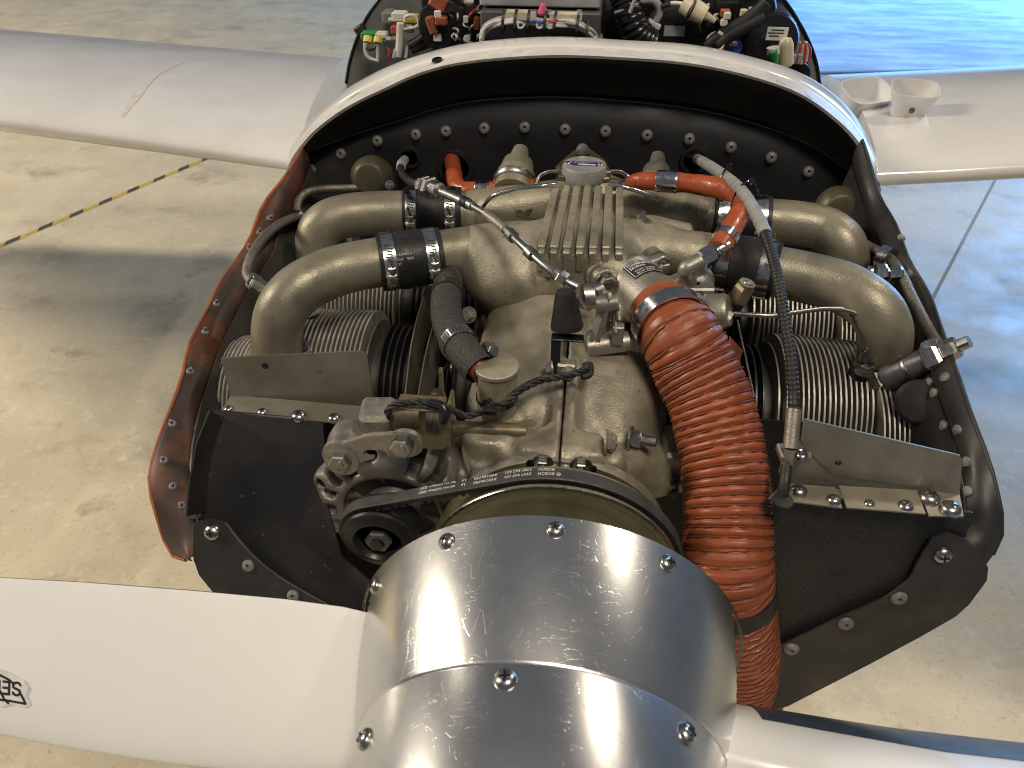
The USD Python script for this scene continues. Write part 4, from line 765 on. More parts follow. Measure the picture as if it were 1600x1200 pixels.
nL = unit(V(0, -.79, .61)); PLL = (V(-.3, .105, .0275), nL)
bafL = thing('cooling_baffle', 'left engine baffle with black ramp, orange rubber side seal and aluminium angle', 'engine baffle', (-.3, .1, 0))
part(bafL, 'ramp_plate', plate([(338, 640), (505, 655), (512, 790), (535, 870), (600, 925), (740, 960), (740, 1010), (520, 1010), (440, 945), (395, 915), (335, 815), (308, 800), (312, 740), (322, 660)], PLL, .003), 'composite', 20)
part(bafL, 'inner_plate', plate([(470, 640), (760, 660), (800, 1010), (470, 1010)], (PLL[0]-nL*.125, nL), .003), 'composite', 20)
sL, wL = seal(bafL, [(472, 232), (446, 275), (408, 326), (384, 385), (345, 440), (322, 485), (298, 535), (285, 585), (262, 650), (241, 712), (233, 758), (246, 812), (268, 865), (301, 877)],
     [(482, 262), (466, 310), (440, 352), (424, 398), (388, 455), (362, 505), (340, 552), (322, 606), (305, 662), (296, 716), (298, 760), (304, 800), (306, 840), (305, 868)],
     [.62, .56, .50, .44, .39, .345, .295, .25, .20, .155, .125, .10, .08, .065], 'seal_orange', 'orange silicone side seal, dark with grime', .15, .045, -1)
flL = part(bafL, 'lower_seal', plate([(303, 822), (312, 813), (335, 809), (350, 815), (385, 856), (420, 888), (462, 916), (520, 948), (560, 1000), (460, 1000), (372, 958), (338, 930), (312, 898), (303, 872)], (PLL[0]+nL*.007, nL), .003, .006), 'seal_black', 20)
part(bafL, 'seal_lip', tube(on_plane([(352, 817), (385, 857), (420, 889), (462, 917), (520, 949)], (PLL[0]+nL*.0085, nL)), .0016, 8, 6), 'seal_black')
zb = .100
fl_px = [(345, 645), (362, 619), (582, 638), (588, 667), (540, 663)]
P2 = [at(u, v, z=zb) for u, v in fl_px]; yb = at(470, 630, z=zb)[1]+.006
part(bafL, 'angle_flange', prism(Polygon([tuple(q[:2]) for q in P2]), .0016, (0, 0, zb), (0, 0, 1), up=(0, 1, 0)), 'plate', False)
part(bafL, 'angle_upright', plate([(362, 622), (345, 559), (562, 548), (570, 551), (574, 557), (585, 642)], (V(-.3, yb, zb), unit(V(.10, -1, .14))), .0016, .001), 'plate', False)
part(bafL, 'upright_hole', lathe([(.0035, 0), (.0001, .0003)], at(414, 572, pl=(V(-.3, yb-.001, zb), unit(V(.10, -1, .14)))), V(.1, -1, .14), 12), 'black_gloss')
part(bafL, 'corner_channel', sheet(on_plane([(345, 640), (325, 690), (315, 745), (310, 800)], PLL)+nL*.024, on_plane([(350, 652), (334, 700), (326, 750), (322, 800)], PLL)+nL*.0, .002, 3), 'composite', 30)
for u, v, r in ((357, 639, .0045), (410, 644, .0052), (467, 650, .0075), (522, 653, .0060)): screw(bafL, at(u, v, z=zb+.0016), (0, 0, 1), r)
for u, v in ((421, 342), (406, 364), (391, 388), (339, 475), (321, 519), (297, 581), (270, 663), (257, 720), (271, 760), (286, 790)):
    o, n = hit(sL, u, v)
    if o is None: o, n = hit(wL, u, v)
    if o is not None: s = part(bafL, 'seal_stud', [cyl(o-n*.001, o+n*.008, .0018, 10), lathe([(.0046, 0), (.0042, .002), (.003, .003), (.0001, .0032)], o, n, 14)], 'rivet', 40)
for u, v in ((388, 884), (458, 931)): rivet(bafL, at(u, v, pl=(PLL[0]+nL*.0085, nL)), nL, .0062, 'seal_rivet')
screw(bafL, at(332, 832, pl=(PLL[0]+nL*.0085, nL)), nL, .0085, 'seal_screw')
part(bafL, 'stand_off', [cyl(at(306, 795, pl=(PLL[0], nL)), at(306, 795, pl=(PLL[0], nL))+nL*.016, .0042, 14), bolt(at(306, 795, pl=(PLL[0], nL))+nL*.003, nL, .007, .006)], 'steel', 30)
nR = unit(V(0, -.99, .14)); PLR = (V(.3, .112, .09), nR)
bafR = thing('cooling_baffle', 'right engine baffle with black woven ramp, black rubber seal and riveted aluminium angle', 'engine baffle', (.3, .1, 0))
part(bafR, 'ramp_plate', plate([(1208, 772), (1520, 800), (1500, 860), (1455, 842), (1436, 872), (1420, 905), (1380, 935), (1300, 970), (1192, 1024), (1200, 930), (1207, 850)], PLR, .003), 'weave', 20)
ysR = [.63, .58, .52, .45, .40, .33, .27, .22, .175, .14, .125, .115, .107]
sR, wR = seal(bafR, [(1347, 218), (1373, 300), (1396, 345), (1421, 405), (1447, 452), (1471, 510), (1490, 570), (1514, 635), (1539, 705), (1559, 778), (1567, 820), (1561, 852), (1541, 880)],
     [(1334, 262), (1352, 325), (1372, 378), (1392, 432), (1412, 490), (1435, 545), (1460, 602), (1484, 668), (1500, 725), (1508, 780), (1510, 815), (1500, 838), (1480, 845)],
     ysR, 'seal_black', 'black rubber side seal', .15, .03, 1)
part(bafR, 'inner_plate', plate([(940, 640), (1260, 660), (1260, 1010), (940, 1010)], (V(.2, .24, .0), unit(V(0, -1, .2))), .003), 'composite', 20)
flR = part(bafR, 'lower_seal', plate([(1458, 838), (1480, 832), (1508, 842), (1530, 862), (1543, 885), (1541, 905), (1514, 942), (1492, 962), (1436, 994), (1360, 1035), (1230, 1102), (1120, 1125), (1118, 1098), (1158, 1062), (1186, 1026), (1300, 968), (1380, 934), (1420, 905), (1438, 870)], (PLR[0]+nR*.006, nR), .003, .006), 'seal_black', 20)
part(bafR, 'seal_lip', tube(on_plane([(1458, 839), (1438, 871), (1420, 906), (1380, 935), (1300, 969), (1186, 1026)], (PLR[0]+nR*.0075, nR)), .0014, 8, 6), 'seal_black')
zr = .098; fr = [(1196, 781), (1222, 755), (1305, 762), (1318, 797)], [(1307, 761), (1432, 769), (1447, 808), (1320, 798)], [(1433, 768), (1500, 772), (1507, 810), (1449, 809)]
for k, g in enumerate(fr): part(bafR, 'angle_flange', prism(Polygon([tuple(at(u, v, z=zr)[:2]) for u, v in g]).buffer(-.001), .0016, (0, 0, zr+(.0017 if k == 1 else 0)), (0, 0, 1), up=(0, 1, 0)), 'plate', False)
yr = at(1360, 765, z=zr)[1]+.004; plU = (V(.3, yr, zr), unit(V(-.06, -1, .10)))
part(bafR, 'angle_upright', plate([(1256, 654), (1500, 711), (1503, 722), (1499, 772), (1430, 770), (1300, 763), (1228, 757), (1250, 690)], plU, .0016, .001), 'plate', False)
part(bafR, 'lap_upright', plate([(1250, 690), (1262, 708), (1300, 745), (1304, 765), (1222, 757), (1225, 700)], (plU[0]-V(0, .003, 0), plU[1]), .0016, .001), 'plate', False)
for u, v, r in ((1248, 767, .0072), (1303, 781, .0062), (1358, 787, .0045), (1415, 791, .0066), (1452, 778, .0088), (1485, 795, .0088)): screw(bafR, at(u, v, z=zr+.0028), (0, 0, 1), r)
part(bafR, 'upright_hole', lathe([(.003, 0), (.0001, .0003)], at(1310, 723, pl=(plU[0]-V(0, .001, 0), plU[1])), plU[1], 12), 'black_gloss')
for u, v in ((1236, 1014), (1321, 974), (1404, 934)): rivet(bafR, at(u, v, pl=(PLR[0]+nR*.0075, nR)), nR, .0080, 'seal_rivet')
screw(bafR, at(1473, 867, pl=(PLR[0]+nR*.0075, nR)), nR, .0085, 'seal_screw')
for u, v in ((1510, 722), (1511, 768), (1496, 672), (1452, 598), (1477, 590), (1460, 614), (1475, 665), (1408, 372), (1420, 428)):
    o, n = hit(sR, u, v)
    if o is None: o, n = hit(wR, u, v)
    if o is not None: part(bafR, 'seal_stud', lathe([(.0052, -.001), (.005, .002), (.003, .0032), (.0001, .0034)], o, n, 14), 'rivet', 40)
# ================================================================ orange air duct
duct = thing('air_duct', 'orange wire-wound silicone air hose curving down from the throttle body past the spinner', 'air hose', at(1137, 880, y=.05))
dpts = [thC-thn*.012, at(1058, 522, y=.252), at(1082, 568, y=.232), at(1106, 620, y=.209), at(1124, 685, y=.180), at(1134, 748, y=.150), at(1137, 815, y=.119), at(1137, 880, y=.092), at(1141, 930, y=.084), at(1149, 985, y=.085), at(1158, 1035, y=.094), at(1167, 1085, y=.108)]
C = curve(dpts, 900); X, Y, Tn = sweep_frames(C); sC = np.r_[0, np.cumsum(np.linalg.norm(np.diff(C, axis=0), axis=1))]
pitch, R0 = .0092, .0395; aa = np.arange(56)*2*PI/56
phs = sC[:, None]/pitch-aa[None]/(2*PI); fr_ = phs % 1.0; onr = np.clip((sC-.041)/.004, 0, 1)[:, None]
wob = np.array([[meshkit.noise(V(a*2.1, b*90, 3.3)[None], 5)[0] for a in np.cos(aa)*1.5+np.sin(aa*2)] for b in sC[::20]]); wob = np.array([np.interp(sC, sC[::20], wob[:, j]) for j in range(56)]).T-.5
rad = R0+onr*((.0031+.0014*wob)*np.sin(PI*fr_)**.75-.0010+.0011*np.exp(-((fr_-.06)/.05)**2)*1.6+wob*.0022)+(1-onr)*(-.002+wob*.0014)
rad *= np.interp(sC, [0, .03, .10], [.90, .95, 1])[:, None]
Rg = C[:, None]+rad[..., None]*(np.cos(aa)[None, :, None]*X[:, None]+np.sin(aa)[None, :, None]*Y[:, None])
part(duct, 'hose', grid_mesh(Rg, True), 'duct', 50)
cl = []
for i in range(len(C)):
    ph_ = sC[i]/pitch
hs = np.arange(.046, sC[-1], pitch/30); hp = []
for s in hs:
    i = np.interp(s, sC, np.arange(len(C))); i0 = int(i); a = 2*PI*((s/pitch-.06) % 1.0); j = int(a/(2*PI)*56) % 56; r = rad[i0, j]+.0008
    hp.append(C[i0]+r*(math.cos(a)*X[i0]+math.sin(a)*Y[i0]))
part(duct, 'wire_cord', tube(np.array(hp), .0009, 5, 1), 'duct_cord', 60)
i = np.searchsorted(sC, .032); clamp(duct, C[i]-Tn[i]*.0095, C[i]+Tn[i]*.0095, .0385, 'band_clamp')
i = np.argmin([abs(((q-CC)@UP)/((q-CC)@FW)*-CF+600-925) for q in C]); part(duct, 'strap', pipe(C[i]-Tn[i]*.0095, C[i]+Tn[i]*.0095, .0435, .0405, 44), 'rubber', 40, 'black rubber strap round the hose')
o = at(1200, 882, pl=(PLR[0]+nR*.004, nR)); part(duct, 'strap_tab', [bbox(o+V(-.004, -.004, -.018), (.004, .012, .05), (1, .3, 0), (0, 1, .1), ch=.001)], 'rubber', 30)
rivet(duct, o+V(-.002, -.008, 0), V(-.3, -1, .3), .006, 'strap_rivet')
part(duct, 'cloth_tail', sheet([at(1140, 525, z=.15), at(1138, 560, z=.135)], [at(1160, 548, z=.145), at(1152, 575, z=.13)], .002, 3), 'duct', 30)
# ================================================================ hoses, cables and lines
def line(name, label, cat, pts, r, m, group=None, seg=10, partname='tube', sub=8):
    t = thing(name, label, cat, pts[0], group); g = tube(pts, r, seg*(2 if m == 'sleeve' else 1), sub*(2 if m == 'sleeve' else 1)); part(t, partname, wrinkle(g) if m == 'sleeve' else g, m, 60); return t
def wrinkle(m, a=.0016, f=70.):
    m.fix_normals(); m.vertices = m.vertices+m.vertex_normals*((meshkit.fbm(m.vertices*f, 3, 4)-.5)*2*a)[:, None]; return m
def yz(px, k, vals): return [at(u, v, **{k: w}) for (u, v), w in zip(px, vals)]
# fire-sleeved hoses
hl = yz([(706, 250), (709, 270), (713, 288), (724, 297), (745, 297), (780, 296), (812, 293), (838, 292)], 'y', [.675, .645, .615, .60, .595, .588, .58, .572])
t = line('fire_sleeve_hose', 'orange fire-sleeved hose from the firewall grommet on the left, bent to the manifold', 'hose', hl, .0118, 'sleeve', seg=18)
C = curve(hl, 100); 
def band(t, C, s, w, r, name='band', m='bright', ridges=0):
    i = int(s*(len(C)-1)); n = unit(C[min(i+2, len(C)-1)]-C[max(i-2, 0)]); a, b = C[i]-n*w/2, C[i]+n*w/2; L = w
    if ridges: pr = [(r-.001, 0)]+[(r+.0008*(k % 2), L*k/(2*ridges)) for k in range(2*ridges+1)]+[(r-.001, L)]
    else: pr = [(r-.001, 0), (r, 0), (r, L), (r-.001, L)]
    return part(t, name, lathe(pr, a, n, 28), m, 40)
band(t, C, .60, .020, .0128, ridges=4); band(t, C, .90, .008, .0126)
hr = yz([(978, 288), (1000, 283), (1035, 283), (1080, 287), (1120, 293), (1150, 303), (1162, 318), (1155, 338), (1142, 358), (1130, 378), (1122, 392)], 'z', [.200, .205, .210, .212, .216, .222, .226, .226, .222, .216, .212])
t = line('fire_sleeve_hose', 'orange fire-sleeved hose on the right that turns down to the elbow of the throttle body', 'hose', hr, [.0075, .0105, .0118, .0118, .0118, .0118, .0118, .0118, .0118, .0122, .0125], 'sleeve', seg=18)
C = curve(hr, 120); band(t, C, .19, .026, .0130, ridges=5); band(t, C, .93, .010, .0134); band(t, C, .06, .006, .0100)
part(t, 'end_ferrule', [cyl(C[-1], C[-1]+unit(C[-1]-C[-4])*.006, .0095, 18), cyl(C[0], C[0]-unit(C[4]-C[0])*.02, .0058, 16, r2=.004)], 'steel', 40)
# throttle cable
tc = yz([(640, 243), (628, 255), (628, 270), (640, 283), (668, 292), (705, 306), (742, 324), (775, 346), (810, 378), (850, 414), (885, 440), (912, 453)], 'z', [.150, .170, .190, .205, .214, .219, .221, .222, .222, .217, .209, .203])
t = thing('control_cable', 'black and steel throttle control cable running diagonally across the manifold', 'control cable', tc[0])
CC_ = curve(tc, 160)
seg_ = lambda a, b: CC_[int(a*159):int(b*159)+1]
part(t, 'wrapped_end', tube(seg_(0, .22), .0062, 12, 1), 'grey_cable', 60)
for s in np.linspace(.02, .21, 9): part(t, 'wrap_ring', lathe([(.0060, 0), (.0068, .0008), (.0068, .0020), (.0060, .0028)], CC_[int(s*159)], unit(CC_[int(s*159)+1]-CC_[int(s*159)]), 14), 'wire_grey', 40)
part(t, 'black_sheath', tube(seg_(.215, .46), .0048, 12, 1), 'rubber', 60)
part(t, 'guide_tube', tube(seg_(.46, .66), .0056, 12, 1), 'steel', 60)
d_ = unit(CC_[80]-CC_[74])
part(t, 'hex_nut', [hexp(CC_[76], d_, .0125, .008), hexp(CC_[79]+d_*.002, d_, .0135, .009), lathe([(.006, 0), (.0095, .001), (.0095, .016), (.006, .018)], CC_[82], d_, 20)], 'steel', 30)
part(t, 'inner_rod', tube(seg_(.64, .99), .0040, 12, 1), 'steel', 60)
part(t, 'inner_sleeve', tube(seg_(.70, .78), .0052, 12, 1), 'alum_cast', 60)
for s in (.63, .81, .88, .95): band(t, CC_, s, .010, .0064, 'collar', 'rubber' if s == .63 else 'steel')
part(t, 'rod_end', [hexp(CC_[151], unit(CC_[155]-CC_[150]), .0080, .010), lathe([(.006, 0), (.013, .003), (.013, .013), (.006, .016)], CC_[157]+V(.004, -.006, -.008), V(.9, .2, .1), 22)], 'steel', 30)
# conduit on the right: grey wrapped cable that turns into black corrugated conduit
cr = yz([(1078, 243), (1100, 254), (1130, 274), (1158, 298), (1180, 332), (1194, 362), (1207, 400), (1216, 440), (1226, 500), (1236, 560), (1240, 620), (1240, 660), (1237, 695)], 'z', [.165, .195, .222, .236, .238, .236, .230, .222, .206, .188, .168, .152, .138])
t = thing('conduit_cable', 'cable on the right, grey wrapped near the firewall and black corrugated down to the clamp', 'cable', cr[0])
C = curve(cr, 420); k1 = int(.64*419)
part(t, 'wrapped_cable', tube(C[:k1:4], .0068, 14, 1), 'grey_cable', 60)
for i in range(6, k1-4, 9): part(t, 'wrap_ring', lathe([(.0066, 0), (.00715, .0006), (.00715, .0012), (.0066, .0018)], C[i], unit(C[i+1]-C[i]), 14), 'wire_grey', 40)
Cc = C[k1-6:int(.955*419)]; X, Y, Tn = sweep_frames(Cc); a = np.arange(16)*2*PI/16; rr_ = .0046+.0009*np.abs(np.sin(np.arange(len(Cc))*PI/3))
part(t, 'corrugated_conduit', grid_mesh(Cc[:, None]+rr_[:, None, None]*(np.cos(a)[None, :, None]*X[:, None]+np.sin(a)[None, :, None]*Y[:, None]), True), 'rubber', 50)
e = C[-1]; part(t, 'end_fitting', [cyl(C[-22], e+V(0, 0, -.004), .0066, 18), cyl(e-V(0, 0, .004), e-V(0, .004, .030), .0054, 16)], 'alum_cast', 40)
part(t, 'clamp_block', bbox(e+V(.006, .006, -.014), (.028, .018, .008), (1, .15, 0), (0, 1, .1), ch=.0015), 'plate', 25)
for u, v in ((1250, 702), (1253, 712)): screw(t, at(u, v, z=e[2]-.008), (0, -.2, 1), .005, 'clamp_screw')
part(t, 'drop_tube', tube(yz([(1229, 728), (1226, 755), (1222, 784)], 'z', [.120, .112, .098]), .0052, 14), 'rubber', 60)
part(t, 'grommet', lathe([(.006, 0), (.009, .002), (.009, .004), (.006, .005)], at(1222, 786, z=.10), (0, 0, 1), 20), 'rubber')
# zip ties
for (u, v, z), lab in (((1132, 288, .228), 'black cable tie round the orange hose and grey cable, nearer the firewall'), ((1163, 312, .236), 'black cable tie round the orange hose and grey cable at the hose bend')):
    o = at(u, v, z=z-.012); n = unit(V(.75, -.5, 0) if u < 1150 else V(.5, -.8, 0)); x, y, _ = frame(n); a = np.linspace(0, 2*PI, 40)
    t = thing('cable_tie', lab, 'cable tie', o, None); rg = [o+x*.0165*math.cos(q)+y*.0215*math.sin(q) for q in a]
    part(t, 'strap', tube(rg, .0013, 6, 1), 'black_gloss', 60); part(t, 'tie_head', bbox(o+y*.0215+x*.005, (.007, .006, .005), x, y, ch=.001), 'black_gloss', 20)
# breather hose
bh = yz([(702, 432), (698, 462), (698, 492), (708, 522), (726, 550), (750, 578)], 'z', [.150, .158, .162, .166, .166, .160])
t = thing('breather_hose', 'black braided breather hose curving down to the capped canister', 'hose', bh[-1])
C = curve(bh, 150); X, Y, Tn = sweep_frames(C); a = np.arange(48)*2*PI/48; sC = np.linspace(0, 1, 150)*.19
rr_ = .0163+.0007*np.sign(np.sin(a*16))[None]*np.sign(np.sin(sC*900+np.abs(((a*4/PI) % 2)-1)[None].T*3.0)).T if False else .0163+.0007*np.sin(a*14)[None]*np.sin(sC[:, None]*1500+np.abs(((a*14/PI/2) % 2)-1)[None]*3.)
part(t, 'braid', grid_mesh(C[:, None]+rr_[..., None]*(np.cos(a)[None, :, None]*X[:, None]+np.sin(a)[None, :, None]*Y[:, None]), True), 'braid', 60)
band(t, C, .25, .014, .0175, 'rubber_band', 'rubber')
i = int(.80*149); n = unit(C[i+2]-C[i-2]); part(t, 'clamp', pipe(C[i]-n*.006, C[i]+n*.006, .0182, .0170, 36), 'bright', 40)
part(t, 'clamp_slots', [bbox(C[i]+(X[i]*math.cos(w)+Y[i]*math.sin(w))*.0183, (.007, .0012, .0006), n, -X[i]*math.sin(w)+Y[i]*math.cos(w)) for w in np.arange(0, 6.28, .17)], 'ink', False)
o = at(765, 542, z=.17); part(t, 'clamp_worm', [cyl(o+V(-.004, .006, -.004), o+V(.004, -.010, .004), .0052, 14), hexp(o+V(.004, -.010, .004), V(.4, -.8, .4), .0058, .005), bbox(o+V(0, .004, -.006), (.010, .016, .006), ch=.001)], 'steel', 30)
part(t, 'pipe_end', cyl(C[-8], at(765, 592, z=.150), .0118, 22), 'copper', 40)
# twisted wire loom along the front of the crankcase
def twisted(parent, pts, R, n, pitch, m, name='strand'):
    C = curve(pts, 220); X, Y, _ = sweep_frames(C); s = np.r_[0, np.cumsum(np.linalg.norm(np.diff(C, axis=0), axis=1))]
    for k in range(n):
        a = 2*PI*(s/pitch+k/n); part(parent, name, tube(C+R*(np.cos(a)[:, None]*X+np.sin(a)[:, None]*Y), R*.98, 8, 1), m[k % len(m)], 60)
    return C
wl1 = yz([(612, 655), (606, 642), (620, 632), (650, 628), (680, 632), (705, 640), (730, 650), (758, 641)], 'z', [.140, .150, .156, .158, .156, .150, .143, .144])
wl2 = yz([(758, 641), (785, 632), (812, 610), (845, 594), (880, 588), (905, 582), (919, 576)], 'z', [.144, .148, .152, .153, .152, .152, .150])
t = thing('wire_loom', 'twisted black wire loom looped from the alternator bracket across the canister to the crankcase', 'wiring', wl1[3])
twisted(t, wl1, .0018, 3, .024, ['rubber', 'braid', 'rubber']); twisted(t, wl2, .0020, 3, .024, ['rubber', 'braid', 'rubber'])
part(t, 'loop', tube(yz([(672, 630), (690, 634), (697, 648), (690, 660)], 'z', [.157, .158, .152, .145]), .0042, 12), 'black_gloss', 60)
part(t, 'tie', [pipe(at(762, 637, z=.146), at(768, 634, z=.146), .0085, .006, 20), bbox(at(766, 642, z=.150), (.014, .007, .007), ch=.0012)], 'black_gloss', 25)
part(t, 'canister_tie', pipe(cb+V(0, 0, .0150), cb+V(0, 0, .019), .0205, .0190, 40), 'black_gloss', 40)
part(t, 'end_lug', [tube(yz([(912, 572), (922, 570), (922, 585), (910, 590)], 'z', [.150]*4), .003, 10)], 'rubber', 50)
# steel ignition leads at the sides
def lead(label, px, k, vals, ends, r=.0058):
    P_ = yz(px, k, vals); t = line('ignition_lead', label, 'ignition lead', P_, r, 'lead', None, 12)
    for e, n in ends: part(t, 'lead_nut', hexp(e, n, .0095, .014), 'steel', False)
    return t, P_
lead('grey ignition lead from the left isolator curling over the rear left pipe elbow', [(575, 293), (545, 294), (510, 295), (482, 300), (467, 313), (464, 332)], 'y', [.60, .60, .59, .57, .55, .53], [])
lead('grey ignition lead bowing outside the front left intake pipe', [(604, 288), (560, 322), (500, 332), (452, 343), (418, 365), (394, 398), (386, 425), (394, 441)], 'y', [.61, .60, .575, .50, .44, .38, .35, .33], [(at(390, 436, y=.335), unit(V(.5, .2, -.6)))])
part('/World/ignition_lead_001', 'lead_nut', hexp(at(392, 440, y=.33), unit(V(.6, .1, -.5)), .009, .02), 'steel', False)
part('/World/ignition_lead', 'lead_nut', hexp(at(466, 334, y=.53), unit(V(.6, .1, -.5)), .009, .02), 'steel', False)
lead('upper grey ignition lead running down beside the front right pipe to the spark plug', [(1340, 376), (1372, 392), (1395, 408), (1410, 432), (1428, 470), (1452, 515), (1470, 545), (1466, 556)], 'y', [.53, .50, .46, .42, .38, .335, .30, .295], [])
lead('lower grey ignition lead behind the front right pipe, held by a clip', [(1340, 388), (1368, 403), (1390, 417), (1399, 432), (1392, 438)], 'y', [.535, .505, .465, .435, .43], [])
o = at(1384, 428, y=.42); part('/World/ignition_lead_003', 'lead_nut', [hexp(o+V(-.012, 0, 0), V(1, -.1, .2), .0105, .013), hexp(o+V(.004, 0, 0), V(1, -.1, .2), .008, .014)], 'bright', False)
o = at(1382, 402, y=.47); part('/World/ignition_lead_002', 'clip', [pipe(o+V(-.004, .004, 0), o+V(.004, -.004, 0), .014, .0115, 24), bbox(o+V(-.010, -.006, -.016), (.014, .012, .010), ch=.002)], 'bright', 30)
# spark plug with its big nuts, front right
s0, s1 = at(1356, 602, y=.315), at(1462, 556, y=.295); d_ = unit(s1-s0); Ls = np.linalg.norm(s1-s0)
t = thing('spark_plug', 'grey spark plug with large hex nuts beside the front right cylinder', 'spark plug', s0)
part(t, 'lower_hex', hexp(s0+d_*.002, d_, .0165, .020), 'steel', False)
part(t, 'barrel', lathe([(.012, 0), (.0155, .004), (.0155, .014), (.0135, .018), (.0135, .050), (.0125, .054), (.0001, .055)], s0+d_*.018, d_, 28), 'dark_box', 35)
part(t, 'collar', lathe([(.0140, 0), (.0146, .001), (.0146, .004), (.0140, .005)], s0+d_*.045, d_, 28), 'steel', 35)
part(t, 'upper_hex', hexp(s0+d_*.068, d_, .0185, .018), 'bright', False)
part(t, 'lead_hex', [hexp(s0+d_*.085, d_, .0115, .016), cyl(s0+d_*.10, s0+d_*.112, .0065, 14)], 'steel', False)
part(t, 'rubber_bellows', tube([at(1395, 622, y=.30), at(1415, 640, y=.28)], .012, 16, 2), 'rubber', 40)
part(t, 'cap_disc', lathe([(.022, 0), (.024, .004), (.020, .008), (.0001, .009)], at(1436, 628, y=.27), V(-.3, -.8, .5), 28), 'composite', 40)
# second plug behind the front left pipe
o = at(486, 494, z=.09); t = thing('spark_plug', 'pale spark plug boot half hidden inside the front left pipe bend', 'spark plug', o)
part(t, 'hex', hexp(o, unit(V(-.3, .3, .8)), .012, .016), 'label_white', False); part(t, 'barrel', [cyl(o+V(.006, -.004, -.03), o, .011, 18)], 'steel', 40)
o = at(553, 378, z=.10); t = thing('spark_plug', 'pale spark plug boot glimpsed under the rear left pipe', 'spark plug', o); part(t, 'hex', hexp(o, unit(V(-.3, .3, .8)), .010, .014), 'label_white', False); part(t, 'barrel', cyl(o+V(.004, -.003, -.03), o, .009, 16), 'steel', 40)
# thin fuel lines
line('fuel_line', 'thin steel fuel line curving left from the divider in front of the orange hose', 'fuel line', yz([(870, 288), (850, 290), (820, 293), (790, 299), (768, 308), (755, 322)], 'z', [.211, .212, .208, .200, .190, .172]), .0027, 'bright', None, 10)
line('fuel_line', 'thin dark fuel line looping behind the divider on its left', 'fuel line', yz([(876, 268), (858, 268), (843, 276), (838, 290)], 'y', [.57, .575, .575, .565]), .0026, 'steel', None, 10)
line('fuel_line', 'thin steel fuel line from the divider running right over the manifold', 'fuel line', yz([(952, 286), (975, 292), (1000, 300), (1025, 310), (1040, 322)], 'z', [.211, .210, .204, .194, .180]), .0027, 'bright', None, 10)
line('fuel_line', 'thin dark fuel line looping behind the divider on its right', 'fuel line', yz([(950, 268), (968, 268), (982, 276), (992, 286)], 'y', [.57, .575, .575, .565]), .0026, 'steel', None, 10)
P_ = yz([(1148, 490), (1175, 492), (1210, 493), (1245, 488), (1285, 483), (1320, 484), (1344, 494), (1356, 512), (1357, 535), (1353, 548)], 'z', [.160, .162, .163, .163, .162, .160, .155, .145, .128, .115])
t = line('injector_line', 'thin dark injector line arching to the front right cylinder', 'fuel line', P_, .0027, 'steel', None, 10)
o = P_[-1]; part(t, 'injector', [cyl(o, o-V(0, .002, .012), .0055, 14), hexp(o-V(0, .002, .026), V(0, 0, 1), .0085, .012)], 'steel', 30); part(t, 'injector_base', cyl(o-V(.004, .003, .055), o-V(0, .002, .024), .0105, 16), 'rubber', 40)
P_ = yz([(1152, 500), (1165, 560), (1178, 620)], 'z', [.15, .135, .118]); line('drain_wire', 'thin straight steel wire hanging right of the duct', 'wire', P_, .0012, 'steel', None, 6)
P_ = yz([(1300, 372), (1290, 385), (1278, 400)], 'z', [.12, .11, .10]); line('injector_line', 'short bright injector line under the rear right pipe', 'fuel line', P_, .0024, 'bright', None, 8)
# ================================================================ instrument panel, back side
YP = .96
pan = thing('instrument_panel', 'dark grey instrument panel seen from behind with gauges, radios and wiring', 'instrument panel', (-.02, YP, .1))
oL = [(541, 130), (546, 100), (556, 66), (572, 30), (592, 0), (625, -38), (690, -80), (780, -112), (900, -125), (1020, -112), (1110, -85), (1180, -45), (1225, 0), (1250, 38), (1266, 70), (1276, 100), (1281, 132)]
pp = [at(u, v, y=YP) for u, v in oL]; pl_ = Polygon([(-q[0], q[2]) for q in pp]+[(-q[0], q[2]-.25) for q in (pp[-1], pp[0])])
part(pan, 'panel_plate', prism(pl_, .004, (0, YP, 0), (0, 1, 0)), 'panel_grey', False)
part(pan, 'panel_edge', tube([q+V(0, -.001, 0) for q in pp], .0028, 8, 5), 'black_gloss', 60)
pt = lambda u, v, d=0.: at(u, v, y=YP-d)
def gauge(u, v, r, L, m='black_gloss', name='gauge'):
    b = pt(u, v, L); b = V(b[0], YP, b[2]); g = part(pan, name, lathe([(r*1.08, 0), (r*1.08, .012), (r, .014), (r, L-.006), (r*.93, L), (.0001, L)], b, (0, -1, 0), 36), m, 35); return g, b+V(0, -L, 0)
def wire(pts, r=.0022, m='wire_white', name='wire', ds=None):
    ds = ds or [.07]*len(pts); part(pan, name, tube([pt(u, v, d) for (u, v), d in zip(pts, ds)], r, 8, 6), m, 60)
def block(u, v, s, d, m, name='connector', rot=0.): return part(pan, name, bbox(pt(u, v, d), s, (math.cos(rot), 0, math.sin(rot)), (0, 1, 0), ch=min(s)*.15), m, 20)
for u, v, r, L in ((692, 42, .040, .10), (742, 40, .030, .09), (690, 5, .033, .09), (764, 8, .03, .07)): gauge(u, v, r, L)
g, f = gauge(1052, 62, .040, .13); part(g, 'rear_band', pipe(f+V(0, .03, 0), f+V(0, .045, 0), .0425, .040, 36), 'steel', 40); part(g, 'gauge_label', bbox(f+V(.0, -.0006, .012), (.030, .0012, .014)), 'wire_grey', False)
g, f = gauge(1124, 78, .036, .10); g, f = gauge(1206, 66, .040, .12); part(g, 'gauge_label', bbox(f+V(.005, -.0006, .012), (.030, .0012, .018)), 'label_white', False)
part(g, 'label_print', [bbox(f+V(.005+dx, -.0014, .012+dz), (w, .0006, .0016)) for dx, dz, w in ((0, .005, .018), (-.002, .001, .022), (-.004, -.003, .014))], 'ink', False)
